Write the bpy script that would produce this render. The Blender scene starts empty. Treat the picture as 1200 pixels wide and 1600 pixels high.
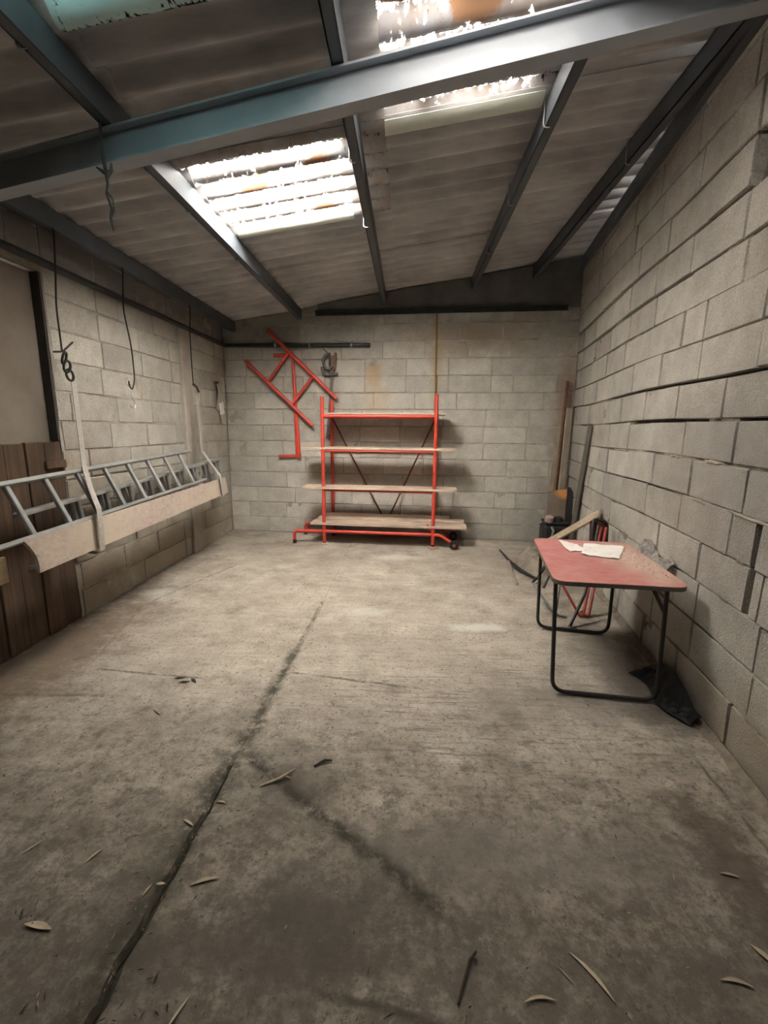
import bpy, math, random
import numpy as np
from mathutils import Vector, Matrix, noise as mnoise

random.seed(7)
S = bpy.context.scene
COL = S.collection
R = math.radians

# ------------------------------------------------------------------ camera
cam_d = bpy.data.cameras.new('camera')
cam = bpy.data.objects.new('camera', cam_d)
COL.objects.link(cam)
cam_d.sensor_fit = 'HORIZONTAL'
cam_d.sensor_width = 36.0
cam_d.lens = 21.0
cam_d.clip_start = 0.02
fwd_y = Vector((37 / 700, -130 / 700, 1.0)).normalized()      # where the room's length axis points, camera frame
up_c = Vector((0.008, -1.0, 0.0))
up_c.z = -(up_c.x * fwd_y.x + up_c.y * fwd_y.y) / fwd_y.z
up_c.normalize()
right_c = fwd_y.cross(up_c)
M3 = Matrix((right_c, fwd_y, up_c))                            # camera frame (x right, y down, z ahead) -> world
ax, ay, az = M3.col[0], -M3.col[1], -M3.col[2]
cam.matrix_world = Matrix(((ax.x, ay.x, az.x, 0), (ax.y, ay.y, az.y, 0), (ax.z, ay.z, az.z, 1.37), (0, 0, 0, 1)))
S.camera = cam

# ------------------------------------------------------------------ daylight and exposure
SKY_STRENGTH = 33.0
w = bpy.data.worlds.new('sky')
S.world = w
w.use_nodes = True
nt = w.node_tree
nt.nodes.clear()
wo = nt.nodes.new('ShaderNodeOutputWorld')
bg = nt.nodes.new('ShaderNodeBackground')
tc = nt.nodes.new('ShaderNodeTexCoord')
sx = nt.nodes.new('ShaderNodeSeparateXYZ')
rp = nt.nodes.new('ShaderNodeValToRGB')
rp.color_ramp.elements[0].position = 0.44
rp.color_ramp.elements[0].color = (0.10, 0.10, 0.09, 1)        # ground outside
rp.color_ramp.elements[1].position = 0.52
rp.color_ramp.elements[1].color = (1.0, 0.985, 0.965, 1)         # bright overcast sky
mp = nt.nodes.new('ShaderNodeMapRange')
mp.inputs['From Min'].default_value = -1
nt.links.new(tc.outputs['Generated'], sx.inputs[0])
nt.links.new(sx.outputs['Z'], mp.inputs['Value'])
nt.links.new(mp.outputs[0], rp.inputs[0])
nt.links.new(rp.outputs[0], bg.inputs[0])
bg.inputs[1].default_value = SKY_STRENGTH
nt.links.new(bg.outputs[0], wo.inputs[0])

S.view_settings.view_transform = 'Standard'
S.view_settings.look = 'None'
S.view_settings.gamma = 1.0
S.view_settings.use_curve_mapping = False
S.view_settings.exposure = 3.0
S.cycles.use_denoising = True
S.cycles.max_bounces = 10
S.cycles.diffuse_bounces = 6
S.cycles.transparent_max_bounces = 12
S.cycles.sample_clamp_indirect = 8.0


# ------------------------------------------------------------------ geometry constants (metres)
XL = -2.336                         # left wall face
CL = Vector((-2.336, 5.806))        # back left corner
CR = Vector((1.937, 5.484))         # back right corner
BDIR = (CR - CL).normalized()       # along the back wall, left to right
BN = Vector((BDIR.y, -BDIR.x))      # back wall normal, into the room
RDIR = Vector((-math.cos(R(81.8)), -math.sin(R(81.8))))   # right wall, from the back corner to the camera
RN = Vector((RDIR.y, -RDIR.x))
if RN.x > 0: RN = -RN
YF = -1.6                           # wall behind the camera


def roof_z(x):
    return 2.985 + 0.142 * x


def right_x(y):
    return CR.x + (y - CR.y) * math.cos(R(81.8)) / math.sin(R(81.8))


def back_y(x):
    return CL.y + (x - CL.x) * BDIR.y / BDIR.x


# portals: guide the sky's light through the roof openings
def portal(name, x0, x1, y0, y1):
    ld = bpy.data.lights.new(name, 'AREA')
    ld.shape = 'RECTANGLE'
    ld.size = x1 - x0
    ld.size_y = y1 - y0
    ld.cycles.is_portal = True
    o = bpy.data.objects.new(name, ld)
    COL.objects.link(o)
    xm = (x0 + x1) / 2
    o.location = (xm, (y0 + y1) / 2, roof_z(xm) + 0.12)
    o.rotation_euler = (0, -math.atan(0.142), 0)


portal('skylight_portal', -1.32, -0.40, 2.68, 3.62)
portal('skylight_portal', -0.20, 0.66, 1.78, 2.74)
portal('skylight_portal', -1.32, -0.40, 0.92, 1.90)
portal('skylight_portal', -0.20, 0.66, 0.90, 1.86)


# ------------------------------------------------------------------ mesh helpers
def world_loc(o):
    v = Vector((0, 0, 0))
    while o is not None:
        v += o.location
        o = o.parent
    return v


def tag(o, label=None, cat=None, group=None, kind=None):
    if label: o['label'] = label
    if cat: o['category'] = cat
    if group: o['group'] = group
    if kind: o['kind'] = kind
    return o


def thing(name, loc, label, cat, group=None):
    o = bpy.data.objects.new(name, None)
    o.empty_display_size = 0.1
    COL.objects.link(o)
    o.location = loc
    return tag(o, label, cat, group)


class MB:
    def __init__(s):
        s.v = []
        s.f = []
        s.m = []

    def add(s, vs, fs, mi=0):
        b = len(s.v)
        s.v += [tuple(v) for v in vs]
        s.f += [tuple(b + i for i in f) for f in fs]
        s.m += [mi] * len(fs)
        return s

    def frame_box(s, c, X, Y, Z, bev=0.0, mi=0):
        """box with half-axes X, Y, Z (vectors); bev > 0 chamfers every edge"""
        c, X, Y, Z = Vector(c), Vector(X), Vector(Y), Vector(Z)
        if bev <= 0:
            vs = [c + X * a + Y * b + Z * d for a in (-1, 1) for b in (-1, 1) for d in (-1, 1)]
            fs = [(0, 1, 3, 2), (4, 6, 7, 5), (0, 4, 5, 1), (2, 3, 7, 6), (0, 2, 6, 4), (1, 5, 7, 3)]
            return s.add(vs, fs, mi)
        bx, by, bz = (max(0.0, 1 - bev / max(1e-6, k.length)) for k in (X, Y, Z))
        vs, idx = [], {}
        for a in (-1, 1):
            for b in (-1, 1):
                for d in (-1, 1):
                    idx[a, b, d] = len(vs)
                    vs += [c + X * a + Y * b * by + Z * d * bz, c + X * a * bx + Y * b + Z * d * bz, c + X * a * bx + Y * b * by + Z * d]
        fs = []
        for a in (-1, 1):
            q = [idx[a, -1, -1], idx[a, 1, -1], idx[a, 1, 1], idx[a, -1, 1]]
            fs.append(q if a > 0 else q[::-1])
            q = [idx[-1, a, -1] + 1, idx[-1, a, 1] + 1, idx[1, a, 1] + 1, idx[1, a, -1] + 1]
            fs.append(q if a > 0 else q[::-1])
            q = [idx[-1, -1, a] + 2, idx[1, -1, a] + 2, idx[1, 1, a] + 2, idx[-1, 1, a] + 2]
            fs.append(q if a > 0 else q[::-1])
        for a in (-1, 1):
            for b in (-1, 1):
                i, j = idx[a, b, -1], idx[a, b, 1]
                q = [i, i + 1, j + 1, j]; fs.append(q if a * b > 0 else q[::-1])
                i, j = idx[a, -1, b], idx[a, 1, b]
                q = [i, j, j + 2, i + 2]; fs.append(q if a * b > 0 else q[::-1])
                i, j = idx[-1, a, b], idx[1, a, b]
                q = [i + 1, i + 2, j + 2, j + 1]; fs.append(q if a * b > 0 else q[::-1])
                for d in (-1, 1):
                    i = idx[a, b, d]
                    q = [i, i + 1, i + 2]; fs.append(q if a * b * d > 0 else q[::-1])
        return s.add(vs, fs, mi)

    def box(s, c, size, rz=0.0, bev=0.0, mi=0):
        ca, sa = math.cos(rz), math.sin(rz)
        return s.frame_box(c, (ca * size[0] / 2, sa * size[0] / 2, 0), (-sa * size[1] / 2, ca * size[1] / 2, 0), (0, 0, size[2] / 2), bev, mi)

    def bar(s, p, q, wd, th, up=(0, 0, 1), bev=0.0, mi=0):
        """rectangular bar from p to q: wd across, th along up"""
        p, q = Vector(p), Vector(q)
        d = (q - p).normalized()
        side = d.cross(Vector(up))
        if side.length < 1e-4: side = d.cross(Vector((1, 0, 0)))
        side.normalize()
        u = side.cross(d)
        return s.frame_box((p + q) / 2, (q - p) / 2, side * wd / 2, u * th / 2, bev, mi)

    def tube(s, pts, r, n=10, caps=True, closed=False, mi=0):
        pts = [Vector(p) for p in pts]
        N = len(pts)
        rr = r if isinstance(r, (list, tuple)) else [r] * N
        tang = []
        for i in range(N):
            a = pts[(i - 1) % N] if (closed or i > 0) else pts[i]
            b = pts[(i + 1) % N] if (closed or i < N - 1) else pts[i]
            tang.append((b - a).normalized())
        ref = Vector((0, 0, 1)) if abs(tang[0].z) < 0.9 else Vector((1, 0, 0))
        nrm = (ref - tang[0] * ref.dot(tang[0])).normalized()
        b0 = len(s.v)
        for i in range(N):
            t = tang[i]
            nrm = (nrm - t * nrm.dot(t))
            nrm = nrm.normalized() if nrm.length > 1e-6 else t.orthogonal().normalized()
            bi = t.cross(nrm)
            for k in range(n):
                a = 2 * math.pi * k / n
                s.v.append(tuple(pts[i] + (nrm * math.cos(a) + bi * math.sin(a)) * rr[i]))
        for i in range(N if closed else N - 1):
            j = (i + 1) % N
            for k in range(n):
                k2 = (k + 1) % n
                s.f.append((b0 + i * n + k, b0 + i * n + k2, b0 + j * n + k2, b0 + j * n + k)); s.m.append(mi)
        if caps and not closed:
            s.f.append(tuple(b0 + k for k in reversed(range(n)))); s.m.append(mi)
            s.f.append(tuple(b0 + (N - 1) * n + k for k in range(n))); s.m.append(mi)
        return s

    def lathe(s, c, axis, prof, n=20, mi=0):
        """prof: list of (along, radius)"""
        c, axis = Vector(c), Vector(axis).normalized()
        u = axis.orthogonal().normalized()
        v = axis.cross(u)
        b0 = len(s.v)
        for (h, r) in prof:
            for k in range(n):
                a = 2 * math.pi * k / n
                s.v.append(tuple(c + axis * h + (u * math.cos(a) + v * math.sin(a)) * r))
        for i in range(len(prof) - 1):
            for k in range(n):
                k2 = (k + 1) % n
                s.f.append((b0 + i * n + k, b0 + i * n + k2, b0 + (i + 1) * n + k2, b0 + (i + 1) * n + k)); s.m.append(mi)
        s.f.append(tuple(b0 + k for k in reversed(range(n)))); s.m.append(mi)
        s.f.append(tuple(b0 + (len(prof) - 1) * n + k for k in range(n))); s.m.append(mi)
        return s

    def grid(s, fn, nu, nv, mi=0):
        b0 = len(s.v)
        for j in range(nv + 1):
            for i in range(nu + 1):
                s.v.append(tuple(fn(i / nu, j / nv)))
        for j in range(nv):
            for i in range(nu):
                a = b0 + j * (nu + 1) + i
                s.f.append((a, a + 1, a + nu + 2, a + nu + 1)); s.m.append(mi)
        return s

    def sheet(s, fn, nu, nv, th, mi=0):
        """closed thin solid: a grid surface fn(u,v), thickened by th along its normals"""
        P = [[Vector(fn(i / nu, j / nv)) for i in range(nu + 1)] for j in range(nv + 1)]
        Q = []
        for j in range(nv + 1):
            row = []
            for i in range(nu + 1):
                du = P[j][min(i + 1, nu)] - P[j][max(i - 1, 0)]
                dv = P[min(j + 1, nv)][i] - P[max(j - 1, 0)][i]
                nn = du.cross(dv)
                nn = nn.normalized() if nn.length > 1e-9 else Vector((0, 0, 1))
                row.append(P[j][i] - nn * th)
            Q.append(row)
        W = nu + 1
        b0 = len(s.v)
        for row in P: s.v += [tuple(p) for p in row]
        b1 = len(s.v)
        for row in Q: s.v += [tuple(p) for p in row]
        n0 = len(s.f)
        for j in range(nv):
            for i in range(nu):
                a = j * W + i
                s.f.append((b0 + a, b0 + a + 1, b0 + a + W + 1, b0 + a + W))
                s.f.append((b1 + a, b1 + a + W, b1 + a + W + 1, b1 + a + 1))
        for i in range(nu):
            s.f.append((b0 + i, b1 + i, b1 + i + 1, b0 + i + 1))
            a = nv * W + i
            s.f.append((b0 + a, b0 + a + 1, b1 + a + 1, b1 + a))
        for j in range(nv):
            a = j * W
            s.f.append((b0 + a, b0 + a + W, b1 + a + W, b1 + a))
            a = j * W + nu
            s.f.append((b0 + a, b1 + a, b1 + a + W, b0 + a + W))
        s.m += [mi] * (len(s.f) - n0)
        return s

    def build(s, name, mats, parent=None, smooth=False, origin=None):
        if not isinstance(mats, (list, tuple)): mats = [mats]
        V = np.array(s.v, dtype=np.float64)
        if parent is not None:
            off = np.array(world_loc(parent))
            loc = (0, 0, 0)
        else:
            if origin is None:
                lo, hi = V.min(0), V.max(0)
                origin = ((lo[0] + hi[0]) / 2, (lo[1] + hi[1]) / 2, lo[2])
            off = np.array(origin)
            loc = tuple(origin)
        me = bpy.data.meshes.new(name)
        me.from_pydata((V - off).tolist(), [], s.f)
        for m in mats: me.materials.append(m)
        if len(mats) > 1: me.polygons.foreach_set('material_index', s.m)
        if smooth:
            me.polygons.foreach_set('use_smooth', [True] * len(me.polygons))
            try: me.set_sharp_from_angle(angle=R(42))
            except Exception: pass
        me.update()
        o = bpy.data.objects.new(name, me)
        COL.objects.link(o)
        o.location = loc
        if parent is not None: o.parent = parent
        return o


def fillet(pts, r, n=5):
    """round the inner corners of a polyline"""
    pts = [Vector(p) for p in pts]
    out = [pts[0]]
    for i in range(1, len(pts) - 1):
        a, b, c = pts[i - 1], pts[i], pts[i + 1]
        d1, d2 = (a - b), (c - b)
        k = min(r, d1.length * 0.45, d2.length * 0.45)
        p, q = b + d1.normalized() * k, b + d2.normalized() * k
        for j in range(n + 1):
            t = j / n
            out.append(p * (1 - t) ** 2 + b * 2 * t * (1 - t) + q * t * t)
    out.append(pts[-1])
    return out


def nz(x, y, z=0.0, s=1.0):
    return mnoise.noise(Vector((x * s, y * s, z * s)))


# ------------------------------------------------------------------ material helpers
class Mat:
    def __init__(s, name):
        s.m = bpy.data.materials.new(name)
        s.m.use_nodes = True
        s.t = s.m.node_tree
        s.t.nodes.clear()
        s.out = s.N('ShaderNodeOutputMaterial')
        s.b = s.N('ShaderNodeBsdfPrincipled')
        s.L(s.b.outputs[0], s.out.inputs[0])
        s.pos = s.N('ShaderNodeNewGeometry').outputs['Position']

    def N(s, t): return s.t.nodes.new(t)

    def L(s, a, b): s.t.links.new(a, b)

    def setin(s, sock, v):
        if hasattr(v, 'is_linked'): s.L(v, sock)
        elif isinstance(v, (tuple, list)) and len(v) == 3 and sock.type == 'RGBA': sock.default_value = (*v, 1)
        else: sock.default_value = v

    def noise(s, scale, detail=4, rough=0.55, stretch=None, dist=0.0, off=(0, 0, 0)):
        vec = s.pos
        if stretch or off != (0, 0, 0):
            mpn = s.N('ShaderNodeMapping')
            s.L(vec, mpn.inputs[0])
            if stretch: mpn.inputs['Scale'].default_value = stretch
            mpn.inputs['Location'].default_value = off
            vec = mpn.outputs[0]
        n = s.N('ShaderNodeTexNoise')
        s.L(vec, n.inputs['Vector'])
        n.inputs['Scale'].default_value = scale
        n.inputs['Detail'].default_value = detail
        n.inputs['Roughness'].default_value = rough
        n.inputs['Distortion'].default_value = dist
        return n.outputs['Fac']

    def ramp(s, v, a, b, lo=0.0, hi=1.0):
        n = s.N('ShaderNodeMapRange')
        s.setin(n.inputs['Value'], v)
        n.inputs['From Min'].default_value = a
        n.inputs['From Max'].default_value = b
        n.inputs['To Min'].default_value = lo
        n.inputs['To Max'].default_value = hi
        return n.outputs[0]

    def math(s, op, a, b=0.0, clamp=False):
        n = s.N('ShaderNodeMath')
        n.operation = op
        n.use_clamp = clamp
        s.setin(n.inputs[0], a)
        s.setin(n.inputs[1], b)
        return n.outputs[0]

    def mix(s, f, a, b, mode='MIX'):
        n = s.N('ShaderNodeMix')
        n.data_type = 'RGBA'
        n.blend_type = mode
        s.setin(n.inputs[0], f)
        s.setin(n.inputs[6], a)
        s.setin(n.inputs[7], b)
        return n.outputs[2]

    def rand(s): return s.N('ShaderNodeObjectInfo').outputs['Random']

    def blob(s, c, size, soft=0.6, wob=0.5, nscale=4.0):
        """soft irregular patch mask around a place in the room (a stain)"""
        sub = s.N('ShaderNodeVectorMath'); sub.operation = 'SUBTRACT'
        s.L(s.pos, sub.inputs[0]); sub.inputs[1].default_value = c
        dv = s.N('ShaderNodeVectorMath'); dv.operation = 'DIVIDE'
        s.L(sub.outputs[0], dv.inputs[0]); dv.inputs[1].default_value = size
        ln = s.N('ShaderNodeVectorMath'); ln.operation = 'LENGTH'
        s.L(dv.outputs[0], ln.inputs[0])
        d = s.math('ADD', ln.outputs['Value'], s.ramp(s.noise(nscale, 9, 0.72), 0.2, 0.8, -wob, wob))
        return s.ramp(d, 1 + soft * 0.5, 1 - soft * 0.5)

    def bump(s, h, strength=0.3, dist=0.01):
        n = s.N('ShaderNodeBump')
        n.inputs['Strength'].default_value = strength
        n.inputs['Distance'].default_value = dist
        s.L(h, n.inputs['Height'])
        s.L(n.outputs[0], s.b.inputs['Normal'])

    def done(s, col, rough=0.9, metal=0.0, spec=0.3):
        s.setin(s.b.inputs['Base Color'], col)
        s.setin(s.b.inputs['Roughness'], rough)
        s.setin(s.b.inputs['Metallic'], metal)
        s.b.inputs['Specular IOR Level'].default_value = spec
        return s.m


def plain(name, c, var=0.25, scale=8, rough=0.7, metal=0.0, bump=0.0, bscale=60, c2=None, grain=None, spec=0.3, rnd=0.0):
    """one colour with soft mottling, wear and fine relief"""
    m = Mat(name)
    dark = tuple(k * (1 - var) for k in c) if c2 is None else c2
    n = m.noise(scale, 6, 0.6, stretch=grain)
    col = m.mix(m.ramp(n, 0.3, 0.7), dark, c)
    if rnd: col = m.mix(1.0, col, m.ramp(m.rand(), 0, 1, 1 - rnd, 1 + rnd), 'MULTIPLY')
    if bump: m.bump(m.noise(bscale, 5, 0.6, stretch=grain), bump, 0.004)
    return m.done(col, rough, metal, spec)


def block_mat(name, a, b, stains=(), bstr=0.5):
    m = Mat(name)
    r = m.rand()
    col = m.mix(r, a, b)
    r2 = m.math('FRACT', m.math('MULTIPLY', r, 17.3))
    col = m.mix(1.0, col, m.ramp(r2, 0, 1, 0.9, 1.08), 'MULTIPLY')
    col = m.mix(1.0, col, m.ramp(m.noise(1.1, 4), 0.3, 0.7, 0.82, 1.1), 'MULTIPLY')
    col = m.mix(1.0, col, m.ramp(m.noise(7, 6, 0.65), 0.3, 0.7, 0.84, 1.12), 'MULTIPLY')
    col = m.mix(1.0, col, m.ramp(m.noise(120, 3, 0.7), 0.3, 0.7, 0.72, 1.2), 'MULTIPLY')
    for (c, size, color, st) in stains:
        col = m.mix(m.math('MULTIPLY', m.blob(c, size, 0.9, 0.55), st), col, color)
    vo = m.N('ShaderNodeTexVoronoi'); vo.inputs['Scale'].default_value = 110
    m.L(m.pos, vo.inputs['Vector'])
    h = m.math('ADD', m.noise(150, 4, 0.7), m.math('MULTIPLY', vo.outputs['Distance'], 0.6))
    h = m.math('ADD', h, m.math('MULTIPLY', m.noise(14, 4), 1.2))
    m.bump(h, bstr, 0.006)
    return m.done(col, 0.95, 0, 0.15)


def wood(name, a, b, axis='x', scale=3.0, rough=0.75, rnd=0.12, bumpk=0.25):
    m = Mat(name)
    st = {'x': (0.6, 14, 14), 'y': (14, 0.6, 14), 'z': (14, 14, 0.6)}[axis]
    g = m.noise(scale, 6, 0.6, stretch=st, dist=0.6)
    col = m.mix(m.ramp(g, 0.3, 0.7), a, b)
    col = m.mix(1.0, col, m.ramp(m.noise(5, 4), 0.3, 0.7, 0.75, 1.12), 'MULTIPLY')
    if rnd: col = m.mix(1.0, col, m.ramp(m.rand(), 0, 1, 1 - rnd, 1 + rnd), 'MULTIPLY')
    m.bump(g, bumpk, 0.004)
    return m.done(col, rough, 0, 0.25)


# ------------------------------------------------------------------ materials
BL_BACK = block_mat('block_concrete_back', (0.40, 0.374, 0.33), (0.46, 0.43, 0.38), [
    ((0.55, 5.53, 2.42), (0.50, 0.4, 0.22), (0.24, 0.18, 0.125), 0.55),
    ((1.15, 5.5, 2.45), (0.6, 0.4, 0.2), (0.24, 0.19, 0.14), 0.5),
    ((-0.42, 5.6, 2.02), (0.10, 0.3, 0.13), (0.40, 0.25, 0.12), 0.6),
    ((-0.40, 5.6, 1.70), (0.14, 0.3, 0.2), (0.42, 0.32, 0.20), 0.5),
    ((0.33, 5.55, 2.2), (0.07, 0.3, 0.55), (0.33, 0.24, 0.13), 0.5),
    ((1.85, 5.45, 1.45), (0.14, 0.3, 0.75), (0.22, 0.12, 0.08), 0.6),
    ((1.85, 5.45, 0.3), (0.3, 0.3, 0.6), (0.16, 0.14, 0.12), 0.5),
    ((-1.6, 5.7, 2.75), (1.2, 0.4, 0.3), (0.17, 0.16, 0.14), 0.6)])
BL_LEFT = block_mat('block_concrete_left', (0.40, 0.366, 0.318), (0.455, 0.42, 0.365), [
    ((XL, 2.6, 0.4), (0.3, 0.9, 0.9), (0.20, 0.14, 0.09), 0.6),
    ((XL, 5.55, 1.9), (0.3, 0.15, 0.25), (0.26, 0.19, 0.13), 0.5),
    ((XL, 4.6, 0.2), (0.3, 1.6, 0.35), (0.24, 0.19, 0.13), 0.5),
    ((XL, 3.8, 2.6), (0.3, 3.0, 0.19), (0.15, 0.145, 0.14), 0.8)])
BL_RIGHT = block_mat('block_concrete_right', (0.385, 0.355, 0.313), (0.455, 0.425, 0.375), [
    ((1.48, 2.0, 1.25), (0.4, 0.9, 0.35), (0.24, 0.225, 0.21), 0.55),
    ((1.42, 1.6, 0.1), (0.4, 0.6, 0.22), (0.20, 0.15, 0.10), 0.6),
    ((1.9, 5.4, 0.9), (0.3, 0.5, 1.1), (0.20, 0.18, 0.16), 0.5)], bstr=0.65)
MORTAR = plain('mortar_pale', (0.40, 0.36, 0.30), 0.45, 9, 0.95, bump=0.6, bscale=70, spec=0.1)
MORTAR_R = plain('mortar_dark', (0.30, 0.26, 0.21), 0.6, 7, 0.95, bump=0.6, bscale=70, spec=0.1)  # darker mortar colour for the right wall's joints
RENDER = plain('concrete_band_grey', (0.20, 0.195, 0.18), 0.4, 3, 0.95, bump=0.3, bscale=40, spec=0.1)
POSTC = plain('concrete_post', (0.40, 0.355, 0.30), 0.25, 5, 0.95, bump=0.4, bscale=60, spec=0.1)
FIBRE = None


def fibre_mat():
    m = Mat('fibre_cement_sheet')
    col = m.mix(m.rand(), (0.42, 0.405, 0.40), (0.50, 0.485, 0.475))
    col = m.mix(1.0, col, m.ramp(m.noise(2.2, 5), 0.3, 0.7, 0.72, 1.15), 'MULTIPLY')
    col = m.mix(1.0, col, m.ramp(m.noise(9, 5, 0.6, stretch=(0.5, 3, 3)), 0.3, 0.7, 0.85, 1.1), 'MULTIPLY')
    m.bump(m.noise(80, 4), 0.15, 0.003)
    return m.done(col, 0.85, 0, 0.25)


FIBRE = fibre_mat()


def skylight_mat(name, tint, spots, level=1.0, grain=30, film=None, thr=0.515):
    """translucent corrugated plastic, half hidden under grime that lets very little light through"""
    m = Mat(name)
    m.t.nodes.remove(m.b)
    speck = m.noise(grain, 4, 0.65, stretch=(1.5, 0.7, 1))
    sp = m.N('ShaderNodeSeparateXYZ'); m.L(m.pos, sp.inputs[0])
    wave = m.math('COSINE', m.math('MULTIPLY', m.math('ADD', sp.outputs['Y'], 0.03), 2 * math.pi / 0.177))
    washed = m.ramp(wave, -1, 1, -0.10, 0.13)              # rain keeps the outer ridges cleaner
    big = m.ramp(m.noise(5.0, 3), 0.3, 0.7, -0.05, 0.05)
    clear = m.ramp(m.math('ADD', m.math('ADD', speck, washed), big), thr, thr + 0.065)
    for (c, size) in spots:                                 # clumps of dead leaves lying on the sheet
        b = m.blob(c, size, 0.4, 0.45, 22)
        clear = m.math('MULTIPLY', clear, m.ramp(b, 0.3, 0.6, 1.0, 0.0))
    tp = m.N('ShaderNodeBsdfTransparent')
    tp.inputs[0].default_value = (tint[0] * level, tint[1] * level, tint[2] * level, 1)
    tl = m.N('ShaderNodeBsdfTranslucent')
    tl.inputs[0].default_value = (0.6 * level, 0.6 * level, 0.57 * level, 1)
    m1 = m.N('ShaderNodeMixShader'); m1.inputs[0].default_value = 0.35
    m.L(tp.outputs[0], m1.inputs[1]); m.L(tl.outputs[0], m1.inputs[2])
    grime = m.N('ShaderNodeBsdfDiffuse')
    gcol = m.mix(m.ramp(m.noise(13, 4), 0.35, 0.65), (0.36, 0.36, 0.38), (0.32, 0.27, 0.23))
    if film: gcol = m.mix(0.0, film, film)
    gt = m.N('ShaderNodeBsdfTransparent')
    gtc = (0.0036, 0.0039, 0.0045)
    for (c, size) in spots:
        b = m.blob(c, size, 0.4, 0.45, 22)
        gcol = m.mix(b, gcol, (0.30, 0.17, 0.10))
        gtc = m.mix(b, gtc, (0.0006, 0.0003, 0.0002))
    m.L(gcol, grime.inputs[0])
    m.setin(gt.inputs[0], gtc) if not isinstance(gtc, tuple) else setattr(gt.inputs[0], 'default_value', (*gtc, 1))
    ad = m.N('ShaderNodeAddShader')
    m.L(grime.outputs[0], ad.inputs[0]); m.L(gt.outputs[0], ad.inputs[1])
    m2 = m.N('ShaderNodeMixShader')
    m.L(clear, m2.inputs[0]); m.L(ad.outputs[0], m2.inputs[1]); m.L(m1.outputs[0], m2.inputs[2])
    m.L(m2.outputs[0], m.out.inputs[0])
    return m.m


SKY1 = skylight_mat('skylight_sheet_leafy', (1.0, 0.98, 0.95), [((-0.95, 3.04, 2.86), (0.075, 0.06, 0.3)), ((-1.02, 3.07, 2.86), (0.04, 0.03, 0.3)), ((-0.55, 2.93, 2.9), (0.08, 0.05, 0.3)), ((-0.60, 3.45, 2.9), (0.07, 0.05, 0.3)), ((-0.65, 3.22, 2.9), (0.02, 0.02, 0.3))])
SKY2 = skylight_mat('skylight_sheet_streaky', (1.0, 0.96, 0.92), [((0.07, 2.62, 3.0), (0.05, 0.045, 0.3)), ((0.55, 2.63, 3.05), (0.03, 0.03, 0.3)), ((0.25, 2.15, 3.0), (0.12, 0.06, 0.3)), ((-0.02, 2.03, 3.0), (0.10, 0.03, 0.3))], level=0.38)
SKY3 = skylight_mat('skylight_sheet_teal', (0.75, 1.0, 1.0), [((-0.8, 1.4, 2.9), (0.1, 0.08, 0.3))], level=0.14, film=(0.55, 0.72, 0.72), thr=0.53)

STEEL = plain('steel_blue_grey_paint', (0.085, 0.095, 0.108), 0.35, 4, 0.5, 0.0, 0.1, c2=(0.055, 0.063, 0.072), spec=0.5)
BEAMP = plain('beam_blue_grey_paint', (0.36, 0.39, 0.43), 0.3, 3, 0.45, 0.0, 0.08, c2=(0.28, 0.31, 0.345), spec=0.5)
DARKSTEEL = plain('dark_steel', (0.035, 0.035, 0.036), 0.3, 10, 0.55, 0.2, 0.1)
PIPEM = plain('black_plastic_pipe', (0.045, 0.045, 0.045), 0.3, 6, 0.55)
GALV = plain('galvanised_wire', (0.45, 0.46, 0.47), 0.3, 30, 0.45, 0.7)
RED = plain('red_scaffold_paint', (0.60, 0.055, 0.028), 0.3, 14, 0.42, 0.0, 0.12, c2=(0.42, 0.045, 0.03), spec=0.5)
REDW = plain('red_worn_paint', (0.42, 0.05, 0.035), 0.5, 18, 0.5, 0.0, 0.15, c2=(0.20, 0.05, 0.04), spec=0.4)
REDD = plain('dark_red_paint', (0.13, 0.022, 0.018), 0.4, 18, 0.5, 0.0, 0.15)
RUST = plain('rusty_iron', (0.20, 0.10, 0.06), 0.5, 22, 0.85, 0.1, 0.4)
IRON = plain('dull_iron', (0.16, 0.145, 0.13), 0.4, 20, 0.6, 0.5, 0.3)
ALU = plain('dusty_aluminium', (0.40, 0.40, 0.385), 0.25, 12, 0.5, 0.55, 0.1)
ALUD = plain('dull_aluminium', (0.34, 0.345, 0.34), 0.3, 12, 0.5, 0.5, 0.1)
RUBBER = plain('black_rubber', (0.018, 0.018, 0.018), 0.3, 20, 0.7)
STRAP = plain('grey_webbing', (0.40, 0.37, 0.33), 0.25, 60, 0.9, bump=0.3, bscale=300)
WIRE = plain('dark_wire', (0.045, 0.04, 0.035), 0.3, 30, 0.6, 0.3)
SHELFW = wood('scaffold_board_wood', (0.46, 0.34, 0.26), (0.62, 0.49, 0.39), 'x')
OLDW = wood('old_grey_wood', (0.26, 0.21, 0.16), (0.38, 0.32, 0.25), 'z')
BROWNW = wood('brown_door_wood', (0.06, 0.037, 0.024), (0.125, 0.08, 0.052), 'z', rnd=0.25)
PLANKW = wood('leaning_plank_wood', (0.33, 0.26, 0.18), (0.44, 0.36, 0.26), 'y')
OCHRE = wood('ochre_board_wood', (0.34, 0.25, 0.14), (0.46, 0.36, 0.22), 'y')


def osb_mat():
    m = Mat('chipboard_pinkish')
    col = m.mix(m.ramp(m.noise(34, 5, 0.75, stretch=(1, 0.6, 1)), 0.32, 0.68), (0.30, 0.235, 0.20), (0.46, 0.375, 0.325))
    col = m.mix(m.ramp(m.noise(1.6, 4), 0.4, 0.65), col, (0.44, 0.365, 0.29))
    col = m.mix(m.ramp(m.noise(18, 7, 0.78), 0.60, 0.68, 0, 0.65), col, (0.12, 0.09, 0.075))
    m.bump(m.noise(60, 4), 0.2, 0.004)
    return m.done(col, 0.85, 0, 0.2)


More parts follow.
